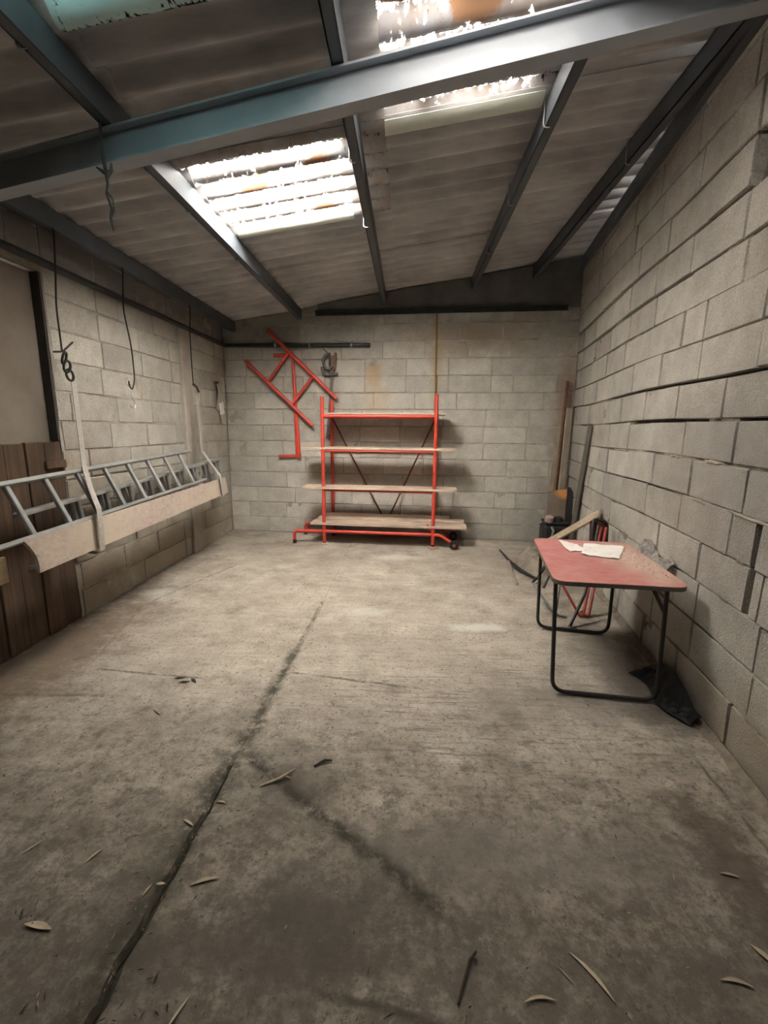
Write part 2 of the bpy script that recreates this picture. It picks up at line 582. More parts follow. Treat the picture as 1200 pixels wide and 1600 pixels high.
OSB = osb_mat()
GREYPANEL = plain('grey_door_panel', (0.25, 0.215, 0.18), 0.25, 2.5, 0.8, c2=(0.17, 0.13, 0.095), bump=0.15)
JAMB = plain('dark_door_reveal', (0.07, 0.062, 0.055), 0.3, 5, 0.9)


def tabletop_mat():
    m = Mat('worn_pinkish_red_laminate')
    col = m.mix(m.ramp(m.noise(5, 6, 0.65), 0.3, 0.7), (0.40, 0.125, 0.115), (0.46, 0.205, 0.19))
    col = m.mix(m.ramp(m.noise(22, 5, 0.7, stretch=(0.5, 2.2, 1)), 0.52, 0.75, 0, 0.6), col, (0.50, 0.34, 0.30))
    dust = m.blob((1.33, 2.55, 0.63), (0.16, 0.42, 0.2), 1.2, 0.6, 8)
    col = m.mix(m.math('MULTIPLY', dust, 0.7), col, (0.55, 0.42, 0.33))
    return m.done(col, m.ramp(m.noise(12, 4), 0.3, 0.7, 0.38, 0.65), 0, 0.4)


TABLETOP = tabletop_mat()
EDGE = plain('dark_table_edging', (0.12, 0.105, 0.09), 0.3, 20, 0.5)
BLACKTUBE = plain('black_tube_paint', (0.028, 0.026, 0.024), 0.3, 20, 0.45, 0.2, spec=0.5)
GREYTUBE = plain('grey_tube_paint', (0.24, 0.235, 0.23), 0.3, 20, 0.5, 0.3)
PAPER = plain('white_paper', (0.78, 0.74, 0.69), 0.12, 14, 0.9)
CLEARISH = plain('crumpled_grey_sheeting', (0.36, 0.33, 0.30), 0.65, 45, 0.6, c2=(0.10, 0.08, 0.075), bump=0.8, bscale=40)
PLASTER = plain('plaster_crumbs', (0.74, 0.62, 0.54), 0.15, 30, 0.95)
BLACKSHEET = plain('black_plastic_sheeting', (0.012, 0.012, 0.013), 0.3, 10, 0.5, bump=0.3)
MACHINE = plain('black_machine_casing', (0.022, 0.022, 0.024), 0.3, 10, 0.45, spec=0.5)
SACK = plain('dusty_grey_sack', (0.30, 0.25, 0.20), 0.45, 9, 0.95, bump=0.5)
REDFAB = plain('dark_red_fabric', (0.16, 0.025, 0.022), 0.5, 12, 0.8)
LEAF = plain('dry_leaf', (0.44, 0.35, 0.25), 0.3, 40, 0.85, rnd=0.3)
TWIG = plain('dark_twig', (0.05, 0.04, 0.03), 0.3, 40, 0.9)
STRAW = plain('straw_flecks', (0.42, 0.33, 0.22), 0.5, 20, 0.9)
DIRTM = plain('joint_dirt', (0.055, 0.05, 0.035), 0.4, 30, 0.98, bump=0.8, bscale=120)


def orange_board_mat():
    m = Mat('board_brown_with_orange_top')
    col = m.mix(m.ramp(m.noise(6, 5), 0.3, 0.7), (0.13, 0.095, 0.07), (0.20, 0.15, 0.115))
    col = m.mix(m.blob((1.84, 5.3, 0.66), (0.09, 0.4, 0.075), 0.7, 0.3, 9), col, (0.62, 0.27, 0.09))
    return m.done(col, 0.8)


ORANGE = orange_board_mat()


def floor_mat():
    m = Mat('dusty_concrete_floor')
    col = m.mix(m.ramp(m.noise(1.6, 6, 0.62), 0.35, 0.68), (0.32, 0.275, 0.228), (0.43, 0.38, 0.318))
    col = m.mix(1.0, col, m.ramp(m.noise(5, 6, 0.7, off=(3, 1, 0)), 0.3, 0.7, 0.78, 1.16), 'MULTIPLY')
    col = m.mix(1.0, col, m.ramp(m.noise(10, 5, 0.7, stretch=(0.35, 2.6, 1)), 0.3, 0.7, 0.86, 1.1), 'MULTIPLY')
    col = m.mix(1.0, col, m.ramp(m.noise(75, 3, 0.7), 0.3, 0.7, 0.86, 1.12), 'MULTIPLY')
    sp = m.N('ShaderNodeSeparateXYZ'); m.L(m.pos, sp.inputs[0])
    near = m.ramp(sp.outputs['Y'], 2.4, 0.9, 0.0, 0.235)     # foreground dimness put into the colour, as dirt thickening towards the camera
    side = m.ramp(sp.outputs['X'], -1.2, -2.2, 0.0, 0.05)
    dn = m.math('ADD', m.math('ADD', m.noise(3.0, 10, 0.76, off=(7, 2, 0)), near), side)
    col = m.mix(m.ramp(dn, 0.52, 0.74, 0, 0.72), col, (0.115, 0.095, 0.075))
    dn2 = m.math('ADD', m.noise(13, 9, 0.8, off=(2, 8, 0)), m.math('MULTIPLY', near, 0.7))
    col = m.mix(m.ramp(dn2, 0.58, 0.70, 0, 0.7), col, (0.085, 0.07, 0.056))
    fleck = m.ramp(m.noise(44, 6, 0.8), 0.565, 0.62, 0, 0.8)
    col = m.mix(fleck, col, (0.075, 0.062, 0.05))
    lite = m.ramp(m.noise(30, 7, 0.8, off=(4, 4, 1)), 0.62, 0.72, 0, 0.5)
    col = m.mix(lite, col, (0.50, 0.44, 0.36))
    streak = m.ramp(m.noise(9, 7, 0.75, stretch=(0.28, 4.5, 1), off=(1, 5, 0)), 0.53, 0.62, 0, 0.75)
    zone = m.blob((0.5, 2.05, 0), (0.9, 0.55, 1), 1.0, 0.4, 3)
    col = m.mix(m.math('MULTIPLY', streak, zone), col, (0.10, 0.085, 0.07))
    for (c, size, k, st) in [((1.07, 1.36, 0), (0.10, 0.20, 1), (0.075, 0.055, 0.04), 0.8), ((1.06, 1.12, 0), (0.10, 0.14, 1), (0.08, 0.06, 0.045), 0.6),
                             ((0.35, 1.26, 0), (0.5, 0.12, 1), (0.16, 0.14, 0.12), 0.6), ((-0.28, 1.02, 0), (0.22, 0.12, 1), (0.08, 0.068, 0.055), 0.7),
                             ((-0.45, 1.5, 0), (0.16, 0.2, 1), (0.10, 0.085, 0.07), 0.6), ((-0.3, 0.93, 0), (0.5, 0.05, 1), (0.09, 0.075, 0.06), 0.6),
                             ((-2.15, 2.4, 0), (0.3, 0.9, 1), (0.13, 0.09, 0.06), 0.75), ((1.25, 2.6, 0), (0.16, 0.7, 1), (0.12, 0.10, 0.085), 0.6),
                             ((1.5, 4.3, 0), (0.35, 0.9, 1), (0.15, 0.125, 0.10), 0.6), ((0.9, 2.1, 0), (0.5, 0.2, 1), (0.15, 0.13, 0.11), 0.5)]:
        col = m.mix(m.math('MULTIPLY', m.blob(c, size, 0.9, 1.0, 7), st), col, k)
    for (c, size, st) in [((0.52, 2.98, 0), (0.17, 0.06, 1), 0.7), ((-0.1, 4.68, 0), (0.22, 0.09, 1), 0.5), ((-0.28, 3.2, 0), (0.14, 0.08, 1), 0.35), ((-2.0, 3.45, 0), (0.16, 0.12, 1), 0.3)]:
        col = m.mix(m.math('MULTIPLY', m.blob(c, size, 0.8, 0.8, 10), st), col, (0.56, 0.54, 0.49))
    # dirt that has settled in the cracks: along each crack line
    def line(p, q, wd, st, color=(0.07, 0.06, 0.045), wob=0.02):
        nonlocal col
        p, q = Vector((*p, 0)), Vector((*q, 0))
        d = (q - p)
        L = d.length
        d.normalize()
        sub = m.N('ShaderNodeVectorMath'); sub.operation = 'SUBTRACT'; m.L(m.pos, sub.inputs[0]); sub.inputs[1].default_value = p
        t = m.N('ShaderNodeVectorMath'); t.operation = 'DOT_PRODUCT'; m.L(sub.outputs[0], t.inputs[0]); t.inputs[1].default_value = d
        u = m.N('ShaderNodeVectorMath'); u.operation = 'DOT_PRODUCT'; m.L(sub.outputs[0], u.inputs[0]); u.inputs[1].default_value = (-d.y, d.x, 0)
        off = m.math('ADD', u.outputs['Value'], m.ramp(m.noise(7, 4), 0, 1, -wob, wob))
        a = m.ramp(m.math('ABSOLUTE', off), wd, wd * 0.25)
        e = m.math('MULTIPLY', m.ramp(t.outputs['Value'], -0.02, 0.03), m.ramp(t.outputs['Value'], L + 0.03, L - 0.05))
        brk = m.ramp(m.noise(9, 8, 0.78, off=(9, 9, 0)), 0.40, 0.54)
        col = m.mix(m.math('MULTIPLY', m.math('MULTIPLY', a, e), m.math('MULTIPLY', brk, st)), col, color)
    line((-0.66, 1.65), (0.16, 1.04), 0.036, 1.0, (0.035, 0.03, 0.024), 0.014)
    line((-0.62, 1.66), (0.2, 0.98), 0.075, 0.45)
    line((-1.71, 4.3), (-2.04, 3.2), 0.016, 0.85, (0.16, 0.12, 0.085))
    line((-2.04, 3.2), (-1.81, 2.24), 0.013, 0.6, (0.14, 0.105, 0.075))
    line((-2.09, 2.0), (-1.5, 2.03), 0.02, 0.8, (0.13, 0.09, 0.06))
    line((-1.76, 2.28), (-1.1, 2.22), 0.012, 0.8)
    line((-0.64, 2.31), (0.1, 2.2), 0.014, 0.8)
    line((-0.26, 0.87), (0.2, 0.80), 0.016, 0.9)
    line((-0.67, 2.6), (-0.75, 0.7), 0.05, 0.95, (0.06, 0.056, 0.04), 0.035)
    line((-0.69, 1.9), (-0.77, 0.7), 0.10, 0.6, (0.07, 0.062, 0.046), 0.06)
    line((-0.66, 3.4), (-0.68, 2.2), 0.018, 0.8, (0.09, 0.08, 0.06))
    line((1.25, 1.8), (1.2, 0.9), 0.012, 0.8)
    m.bump(m.math('ADD', m.math('MULTIPLY', m.noise(26, 6, 0.7), 1.0), m.math('MULTIPLY', m.noise(110, 3, 0.6), 0.3)), 0.28, 0.008)
    return m.done(col, 0.92, 0, 0.2)


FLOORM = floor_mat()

# ------------------------------------------------------------------ floor: base and two poured slabs meeting at a joint
fb = MB()
fb.box((-0.2, 2.1, -0.135), (5.2, 8.2, 0.2))
floor = tag(fb.build('floor', DIRTM), kind='structure')


def joint_x(y):
    return -0.655 - 0.035 * max(0.0, (2.8 - y)) + 0.012 * nz(0.3, y, 5.0, 2.5) + 0.008 * nz(0.3, y, 1.0, 11.0) + 0.004 * nz(0.3, y, 3.0, 34.0)


def joint_w(y):
    g = 0.0008 + 0.0065 * max(0.0, min(1.0, (1.75 - y) / 0.8)) ** 1.2
    return max(0.0006, g * (0.8 + 0.7 * nz(9.1, y, 0.0, 6.0)))


def joint_depth(y):
    return max(0.12, min(1.0, (1.9 - y) / 0.6)) if y < 3.3 else 0.03


def slab(side):
    mb = MB()
    ys = np.concatenate([np.linspace(YF - 0.1, 0.4, 30), np.linspace(0.42, 3.4, 200), np.linspace(3.43, 5.95, 60)])
    us = np.concatenate([[0.0, 0.004, 0.012, 0.025], np.linspace(0.05, 1.0, 70)])
    W = len(us)
    for y in ys:
        j = joint_x(y)
        g = joint_w(y)
        for iu, u in enumerate(us):
            if side < 0: x = (j - g) + (-2.6 - (j - g)) * u
            else: x = (j + g) + (2.3 - (j + g)) * u
            z = 0.004 * nz(x, y, 0, 2.2) + 0.0022 * nz(x, y, 3, 9) + 0.0012 * nz(x, y, 8, 30)
            if iu == 0: z += -0.03 * joint_depth(y)
            elif iu == 1: z -= 0.012 * joint_depth(y) * (0.3 + 1.2 * abs(nz(x, y, 1, 20)))
            elif iu == 2: z -= 0.006 * joint_depth(y) * abs(nz(x, y, 6, 14))
            if side > 0:                                   # the broken V-shaped crack of the right slab
                px, py = x + 0.66, y - 1.65
                dx, dy = 0.802, -0.597
                t = px * dx + py * dy
                q = abs(-px * dy + py * dx + 0.014 * nz(x, y, 4, 9))
                if 0 < t < 0.85 and q < 0.03: z -= 0.008 * (1 - q / 0.03) * (1 - t / 0.95)
            mb.v.append((x, y, z))
    for a in range(len(ys) - 1):
        for b in range(W - 1):
            i = a * W + b
            q = (i, i + 1, i + W + 1, i + W)
            mb.f.append(q if side > 0 else q[::-1]); mb.m.append(0)
    return mb


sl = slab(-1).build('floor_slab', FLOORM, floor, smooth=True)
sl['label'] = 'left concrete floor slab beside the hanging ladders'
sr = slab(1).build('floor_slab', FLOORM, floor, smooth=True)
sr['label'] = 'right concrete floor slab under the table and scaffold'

# ------------------------------------------------------------------ walls: shell with mortar face, each block a piece of its own
BLOCKS = []
for k in range(8):
    mb = MB()
    rr = random.Random(40 + k)
    c = 0.012
    J = lambda a: rr.uniform(-a, a)
    ring = [(-0.5, -0.5), (0.5, -0.5), (0.5, 0.5), (-0.5, 0.5)]
    vs = [(x, -0.07, z) for x, z in ring]
    vs += [(x + J(.002), -0.007 + J(.002), z + J(.008)) for x, z in ring]
    vs += [(x * (1 - c) + J(.004), 0.0 + J(.0025), z * (1 - 2.5 * c) + J(.012)) for x, z in ring]
    vs += [(J(.15), 0.0015 + J(.0025), J(.15))]
    fs = [(i, (i + 1) % 4, 4 + (i + 1) % 4, 4 + i) for i in range(4)]
    fs += [(4 + i, 4 + (i + 1) % 4, 8 + (i + 1) % 4, 8 + i) for i in range(4)]
    fs += [(8 + i, 8 + (i + 1) % 4, 12) for i in range(4)]
    BLOCKS.append((vs, fs))


def block_meshes(mat):
    out = []
    for vs, fs in BLOCKS:
        me = bpy.data.meshes.new('concrete_block')
        # local axes: x along the wall, y out of the wall into the room, z up
        me.from_pydata(vs, [], [tuple(reversed(f)) for f in fs])
        me.materials.append(mat)
        me.update()
        out.append(me)
    return out


def wall_shell(name, O, T, Nn, s0, s1, top, mat, rec, amp, thick=0.2, step=0.03, hole=None, deep=None, cap=-0.002):
    """box shell plus an uneven mortar face lying rec behind the block faces"""
    O3, T3, N3 = Vector((O.x, O.y, 0)), Vector((T.x, T.y, 0)), Vector((Nn.x, Nn.y, 0))
    mb = MB()
    segs = [(s0, s1, 0.0)] if hole is None else [(s0, hole[0], 0.0), (hole[0], hole[1], hole[2]), (hole[1], s1, 0.0)]
    for (a, b, zb) in segs:
        a2 = a - (0.25 if a == s0 else 0)
        b2 = b + (0.25 if b == s1 else 0)
        dI, dO = -rec - (0.035 if deep is None else 0.15), -rec - thick
        vs = []
        for s_ in (a2, b2):
            for d in (dI, dO):
                for z in (zb - (0.2 if zb == 0 else 0), None):
                    zz = top(s_) if z is None else z
                    vs.append(O3 + T3 * s_ + N3 * d + Vector((0, 0, zz)))
        mb.add(vs, [(0, 1, 3, 2), (4, 6, 7, 5), (0, 4, 5, 1), (2, 3, 7, 6), (0, 2, 6, 4), (1, 5, 7, 3)])
        nu = max(2, int((b - a) / step))
        nv = max(2, int((2.8 - zb) / step))

        def fn(u, v, a=a, b=b, zb=zb):
            s_ = a + (b - a) * u
            z = zb + (top(s_) - 0.03 - zb) * v
            d = min(cap, -rec + amp * 1.3 * nz(s_, z, 2.0, 2.6) + amp * 0.8 * nz(s_, z, 5.0, 9) + amp * 0.6 * nz(s_, z, 7.0, 23))
            if deep: d += deep(s_, z)
            return O3 + T3 * s_ + N3 * d + Vector((0, 0, z))
        mb.grid(fn, nu, nv)
    return tag(mb.build(name, mat, origin=(O.x, O.y, 0)), kind='structure')


def lay(parent, O, T, Nn, s0, s1, pitch, zbase, top, meshes, seed, ln=0.505, joint=0.010, jit=0.003, gaps=None, sag=None, kmax=20, outf=None, wide=None):
    """lay courses of blocks; gaps(z) lists the stretches (a, b) of a course that hold no block"""
    rr = random.Random(seed)
    base = world_loc(parent)
    for k in range(kmax):
        z0 = zbase + k * pitch
        s_ = s0 - (0.0 if k % 2 == 0 else ln / 2) + rr.uniform(-0.03, 0.03)
        holes = sorted(gaps(z0)) if gaps else []
        todo = []
        while s_ < s1:
            L = ln * (1.0 if rr.random() > 0.12 else rr.choice((0.55, 0.8, 0.5)))
            a, b = max(s_, s0), min(s_ + L, s1)
            s_ += L
            pieces = [(a, b)]
            for (h0, h1) in holes:
                cut = []
                for (p0, p1) in pieces:
                    if p0 < h1 and p1 > h0: cut += [(p0, h0), (h1, p1)]
                    else: cut.append((p0, p1))
                pieces = cut
            todo += [q for q in pieces if q[1] - q[0] >= 0.05]
        for (a, b) in todo:
            mid = (a + b) / 2
            tp = min(z0 + pitch, min(top(a), top(b)) - 0.005)
            jz = joint * rr.uniform(0.6, 1.4) + (wide(k, mid) if wide else 0.0)
            h = tp - z0 - jz
            if h < 0.05: continue
            o = bpy.data.objects.new('concrete_block', meshes[rr.randrange(8)])
            p = O + T * mid + Nn * (rr.uniform(-jit, jit) + (outf(mid, z0) if outf else 0.0))
            zz = z0 + h / 2 + joint / 2 + rr.uniform(-0.002, 0.002)
            rot = rr.uniform(-0.004, 0.004)
            if sag:
                zz += sag(mid, z0)
                rot += math.atan2(sag(b, z0) - sag(a, z0), b - a)
            o.location = Vector((p.x, p.y, zz)) - base
            X = Vector((T.x, T.y, 0)) * math.cos(rot) + Vector((0, 0, math.sin(rot)))
            Y = Vector((Nn.x, Nn.y, 0))
            Z = X.cross(Y)
            if Z.z < 0:
                X = -X
                Z = X.cross(Y)
            o.rotation_euler = Matrix((X, Y, Z)).transposed().to_euler()
            o.rotation_euler.z += rr.uniform(-0.008, 0.008)
            o.scale = (b - a - joint * rr.uniform(0.6, 1.4), 1.0, h)
            o.parent = parent
            COL.objects.link(o)


# back wall
LB = (CR - CL).length
back_top = lambda s_: roof_z(CL.x + BDIR.x * s_)
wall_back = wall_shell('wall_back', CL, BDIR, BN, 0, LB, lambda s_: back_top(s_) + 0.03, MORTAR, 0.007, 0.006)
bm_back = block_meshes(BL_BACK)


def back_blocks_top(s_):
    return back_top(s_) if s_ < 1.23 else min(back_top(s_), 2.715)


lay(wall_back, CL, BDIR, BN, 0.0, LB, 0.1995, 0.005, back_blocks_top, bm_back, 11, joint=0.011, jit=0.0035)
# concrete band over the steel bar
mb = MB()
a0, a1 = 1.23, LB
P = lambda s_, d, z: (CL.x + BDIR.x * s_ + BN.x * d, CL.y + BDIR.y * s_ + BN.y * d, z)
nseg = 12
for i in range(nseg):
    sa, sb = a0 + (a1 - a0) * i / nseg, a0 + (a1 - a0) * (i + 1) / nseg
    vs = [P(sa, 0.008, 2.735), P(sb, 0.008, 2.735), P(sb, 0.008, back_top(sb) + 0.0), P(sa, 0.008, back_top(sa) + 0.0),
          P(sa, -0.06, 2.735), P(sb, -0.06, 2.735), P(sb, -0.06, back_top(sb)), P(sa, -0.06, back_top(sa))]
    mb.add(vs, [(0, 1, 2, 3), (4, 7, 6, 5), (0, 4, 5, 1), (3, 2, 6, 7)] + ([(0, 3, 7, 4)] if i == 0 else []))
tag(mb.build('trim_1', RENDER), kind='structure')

# left wall: s runs from behind the camera to the back corner; doorway near the camera
LO, LT, LN = Vector((XL, YF)), Vector((0, 1)), Vector((1, 0))
LL = CL.y - YF
sy = lambda y: y - YF
DOOR0, DOOR1, DOORZ = 1.75, 2.95, 2.33
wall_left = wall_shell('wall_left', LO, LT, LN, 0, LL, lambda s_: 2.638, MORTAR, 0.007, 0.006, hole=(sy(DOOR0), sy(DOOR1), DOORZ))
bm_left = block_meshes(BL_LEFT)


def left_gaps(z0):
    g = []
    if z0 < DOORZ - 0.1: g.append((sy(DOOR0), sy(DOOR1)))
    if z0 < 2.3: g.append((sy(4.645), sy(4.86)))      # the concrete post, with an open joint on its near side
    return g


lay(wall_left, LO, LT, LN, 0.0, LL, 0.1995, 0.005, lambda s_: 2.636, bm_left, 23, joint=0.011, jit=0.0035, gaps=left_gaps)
mb = MB()
mb.box((XL - 0.02, 4.76, 1.19), (0.09, 0.19, 2.38), bev=0.008)
o = mb.build('concrete_post', POSTC, wall_left)
o['label'] = 'narrow smooth concrete post set in the block wall'

# door in the left wall
dm = MB()
dm.box((XL - 0.15, (DOOR0 + DOOR1) / 2, 1.16), (0.06, DOOR1 - DOOR0, 2.33))
door = tag(dm.build('door_1', JAMB), kind='structure')
dm = MB()
dm.box((XL - 0.082, (DOOR0 + DOOR1) / 2, 1.79), (0.03, DOOR1 - DOOR0 - 0.004, 1.07), bev=0.004)
o = dm.build('door_panel', GREYPANEL, door); o['label'] = 'plain grey upper panel of the door'
dm = MB(); dm.box((XL - 0.058, DOOR1 - 0.008, 1.80), (0.10, 0.02, 1.05)); o = dm.build('door_jamb', JAMB, door); o['label'] = 'dark reveal beside the grey panel'
ys = np.linspace(DOOR0 + 0.003, DOOR1 - 0.004, 9)
for i in range(8):
    dm = MB()
    dm.box((XL - 0.012 - 0.006 * (i % 2), (ys[i] + ys[i + 1]) / 2, 0.635), (0.028, ys[i + 1] - ys[i] - 0.005, 1.265 - 0.006 * ((i * 7) % 3)), bev=0.004)
    dm.build('door_plank', BROWNW, door)
dm = MB(); dm.box((XL + 0.012, 2.86, 1.12), (0.018, 0.17, 0.05), bev=0.003); dm.build('door_rail', BROWNW, door)

# right wall
RO = CR
RL = (CR.y - YF) / abs(RDIR.y)
right_top = lambda s_: roof_z(CR.x + RDIR.x * s_)
rs = lambda y: (CR.y - y) / abs(RDIR.y)
def right_sag(s_, z):
    y = CR.y + RDIR.y * s_
    k = max(0.0, min(1.0, (z - 1.7) / 0.7))
    return -0.045 * k * max(0.0, min(1.0, (3.4 - y) / 1.4)) + 0.008 * math.sin(s_ * 2.1 + z * 2)


def right_out(s_, z):
    o_ = 0.003 * math.sin(z * 31.0 + 1.0)
    if z > 2.40: o_ += 0.016
    if 1.55 < z < 1.7: o_ += 0.008
    return o_


def right_gaps(z0):
    if 0.55 < z0 < 0.95: return [(rs(1.84), rs(1.805))]          # a vertical joint that has opened wide
    if 2.35 < z0 < 2.55: return [(rs(2.22), rs(2.06))]           # a broken-out hole high up
    return []


def right_wide(k, s_):
    y = CR.y + RDIR.y * s_
    if k == 10: return 0.016 if y < 4.6 else 0.006
    if k in (6, 7): return 0.010 if y < 3.4 else 0.0
    if k == 8: return 0.009 if y < 2.8 else 0.0
    return 0.0


def right_deep(s_, z):
    """how far the mortar has fallen out: the opened vertical joint, the hole, and the cracked bed joints"""
    if rs(1.84) - 0.012 < s_ < rs(1.805) + 0.012 and 0.60 < z < 1.04: return -0.12
    if rs(2.22) < s_ < rs(2.06) and 2.40 < z < 2.68: return -0.10
    for k in (6, 7, 8, 10):
        if right_wide(k, s_) > 0.005 and abs(z - (0.004 + 0.2035 * (k + 1)) - right_sag(s_, z)) < 0.022 and nz(s_, k, 0, 1.7) > -0.25: return -0.045
    return 0.0


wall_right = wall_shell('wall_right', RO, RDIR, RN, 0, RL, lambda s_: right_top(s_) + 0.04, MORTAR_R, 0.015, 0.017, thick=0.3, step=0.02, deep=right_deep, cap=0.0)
bm_right = block_meshes(BL_RIGHT)


lay(wall_right, RO, RDIR, RN, 0.0, min(RL, 6.2), 0.2035, 0.004, right_top, bm_right, 37, joint=0.010, jit=0.004, sag=right_sag, outf=right_out, gaps=right_gaps, wide=right_wide, kmax=17)
# squeezed-out mortar beads along two of the joints
rr = random.Random(3)
for (za, ya, yb) in [(1.222, 1.6, 3.9), (1.018, 1.7, 2.6), (0.408, 1.5, 1.85)]:
    y = ya
    while y < yb:
        L = rr.uniform(0.12, 0.4)
        pts, rad = [], []
        nn = 9
        for i in range(nn + 1):
            yy = y + L * i / nn
            s_ = rs(yy)
            p = RO + RDIR * s_ + RN * (-0.002 + rr.uniform(-0.003, 0.003))
            pts.append((p.x, p.y, za + right_sag(s_, za) + rr.uniform(-0.004, 0.004)))
            rad.append(max(0.002, 0.010 * math.sin(math.pi * (i + 0.3) / (nn + 0.6)) + rr.uniform(-0.002, 0.002)))
        MB().tube(pts, rad, 7).build('mortar_bead', MORTAR, wall_right, smooth=True)
        y += L + rr.uniform(0.02, 0.35)

# wall behind the camera
mb = MB()
mb.box((-0.6, YF - 0.1, 1.5), (4.6, 0.2, 3.4))
tag(mb.build('wall_front', POSTC), kind='structure')

# ------------------------------------------------------------------ roof: corrugated sheets, three of them translucent
PITCH, AMP = 0.177, 0.027
ceil_mb = MB()
ceil_mb.bar((-2.72, YF - 0.3, roof_z(-2.72) + 0.11), (-2.72, 5.95, roof_z(-2.72) + 0.11), 0.05, 0.02)
ceiling = tag(ceil_mb.build('ceiling', FIBRE), kind='structure')
ROWS = [(-2.75, -1.29), (-1.52, -0.15), (-0.42, 0.79), (0.61, 2.45)]
GRID = [2.70 + 0.885 * k for k in range(-5, 4)]
SPECIAL = {(1, 5): ('window_1', SKY1), (2, 4): ('window_2', SKY2), (1, 3): ('window_3', SKY3), (2, 3): ('window_4', SKY2)}


def sheet_mesh(r, k):
    x0, x1 = ROWS[r]
    y0 = GRID[k]
    y1 = y0 + 0.885
    lap = 0.10
    n = int(round((y1 + lap - y0) / PITCH * 12))
    zoff = 0.020 + 0.009 * r - 0.008 * (k % 2)
    mb = MB()

    def fn(u, v):
        x = x0 + (x1 - x0) * u
        y = y0 + (y1 + lap - y0) * v
        return (x, y, roof_z(x) + zoff - 0.010 * (1 - u) * 0 + AMP * math.cos(2 * math.pi * y / PITCH))
    mb.sheet(fn, 2, n, 0.006)
    return mb


for r in range(4):
    for k in range(len(GRID)):
        if GRID[k] > 5.6: continue
        mb = sheet_mesh(r, k)
        if (r, k) in SPECIAL:
            nm, mt = SPECIAL[r, k]
            mb.build(nm, mt, smooth=True)['kind'] = 'structure'
        else:
            o = mb.build('roof_sheet', FIBRE, ceiling, smooth=True)


# pale smooth strip where each translucent sheet laps its neighbour
LAPM = plain('pale_lap_strip', (0.66, 0.68, 0.60), 0.15, 6, 0.5)
for nm, xa, xb, ye in (('window_1', -1.30, -0.42, 3.585), ('window_2', -0.15, 0.68, 2.70)):
    mb = MB()

    def lapf(u, v, xa=xa, xb=xb, ye=ye):
        x = xa + (xb - xa) * u
        return (x, ye + 0.095 * v, roof_z(x) - 0.006 - 0.022 * math.sin(math.pi * (0.12 + 0.76 * v)) + 0.02 * (1 - v))
    mb.sheet(lapf, 4, 10, -0.004)
    o = mb.build('lap_strip', LAPM, bpy.data.objects[nm], smooth=True)

# ------------------------------------------------------------------ steel: purlins, beam, plates
def channel(mb, x, y0, y1, h=0.118, wd=0.05, t=0.006):
    zt = roof_z(x) - 0.010
    mb.box((x, (y0 + y1) / 2, zt - h / 2), (t, y1 - y0, h))
    for z in (zt - t / 2, zt - h + t / 2):
        mb.box((x + wd / 2 - t / 2, (y0 + y1) / 2, z), (wd, y1 - y0, t))
    mb.box((x + wd - t / 2, (y0 + y1) / 2, zt - h / 2), (t, y1 - y0, h))


PUR = [(-2.215, 'dark steel purlin along the left eave, carrying the hanging wires'),
       (-1.36, 'grey steel purlin under the roof on the left of the first skylight'),
       (-0.33, 'steel purlin between the two skylights near the middle of the roof'),
       (0.705, 'grey steel purlin on the right edge of the second skylight'),
       (1.375, 'dark steel purlin close under the roof beside the right wall')]
for i, (x, lb) in enumerate(PUR):
    y1 = back_y(x) - 0.005
    y0 = YF + 0.02 if i < 4 else 1.55
    t = thing('roof_purlin', (x, (y0 + y1) / 2, roof_z(x) - 0.13), lb, 'purlin', 'steel purlins under the roof sheets')
    mb = MB()
    channel(mb, x, y0, y1)
    mb.build('channel', STEEL, t)
    # hook bolts holding the sheets
    for yb in {0: (2.62, 3.45, 4.3, 5.1), 1: (1.75, 2.95, 3.75), 2: (1.72, 2.75, 3.55), 3: (2.75, 3.6, 4.5), 4: (3.3,)}[i]:
        hb = MB()
        zt = roof_z(x) - 0.01
        pts = [(x - 0.012, yb, zt + 0.02), (x - 0.014, yb, zt - 0.06), (x - 0.014, yb, zt - 0.118), (x - 0.004, yb, zt - 0.128), (x + 0.02, yb, zt - 0.127)]
        hb.tube(fillet(pts, 0.012, 3), 0.0035, 6)
        hb.build('hook_bolt', GALV, t, smooth=True)

# main beam: an I-section parallel to the back wall
t = thing('roof_beam', (-0.3, 2.12, 2.72), 'big blue grey steel beam crossing the room under the purlins', 'beam')
mb = MB()
bx0, bx1 = -2.332, 1.43
by = lambda x: 2.095 - 0.075 * x
zt = lambda x: roof_z(x) - 0.140
p, q = Vector((bx0, by(bx0), 0)), Vector((bx1, by(bx1), 0))
H_, W_ = 0.142, 0.076
for (dz, hh, ww) in [(-0.004, 0.009, W_), (-H_ + 0.0045, 0.009, W_), (-H_ / 2, H_ - 0.016, 0.006)]:
    a = Vector((p.x, p.y, zt(p.x) + dz)); b = Vector((q.x, q.y, zt(q.x) + dz))
    mb.bar(a, b, ww, hh)
mb.build('beam_section', BEAMP, t)
# plate on the top of the right wall
t = thing('wall_plate', (1.66, 3.6, 3.1), 'dark steel plate running along the top of the right block wall', 'beam')
mb = MB()
a = RO + RDIR * 0.02 + RN * 0.035
b = RO + RDIR * rs(1.9) + RN * 0.035
mb.bar((a.x, a.y, roof_z(a.x) - 0.085), (b.x, b.y, roof_z(b.x) - 0.085), 0.05, 0.11)
mb.build('plate', STEEL, t)

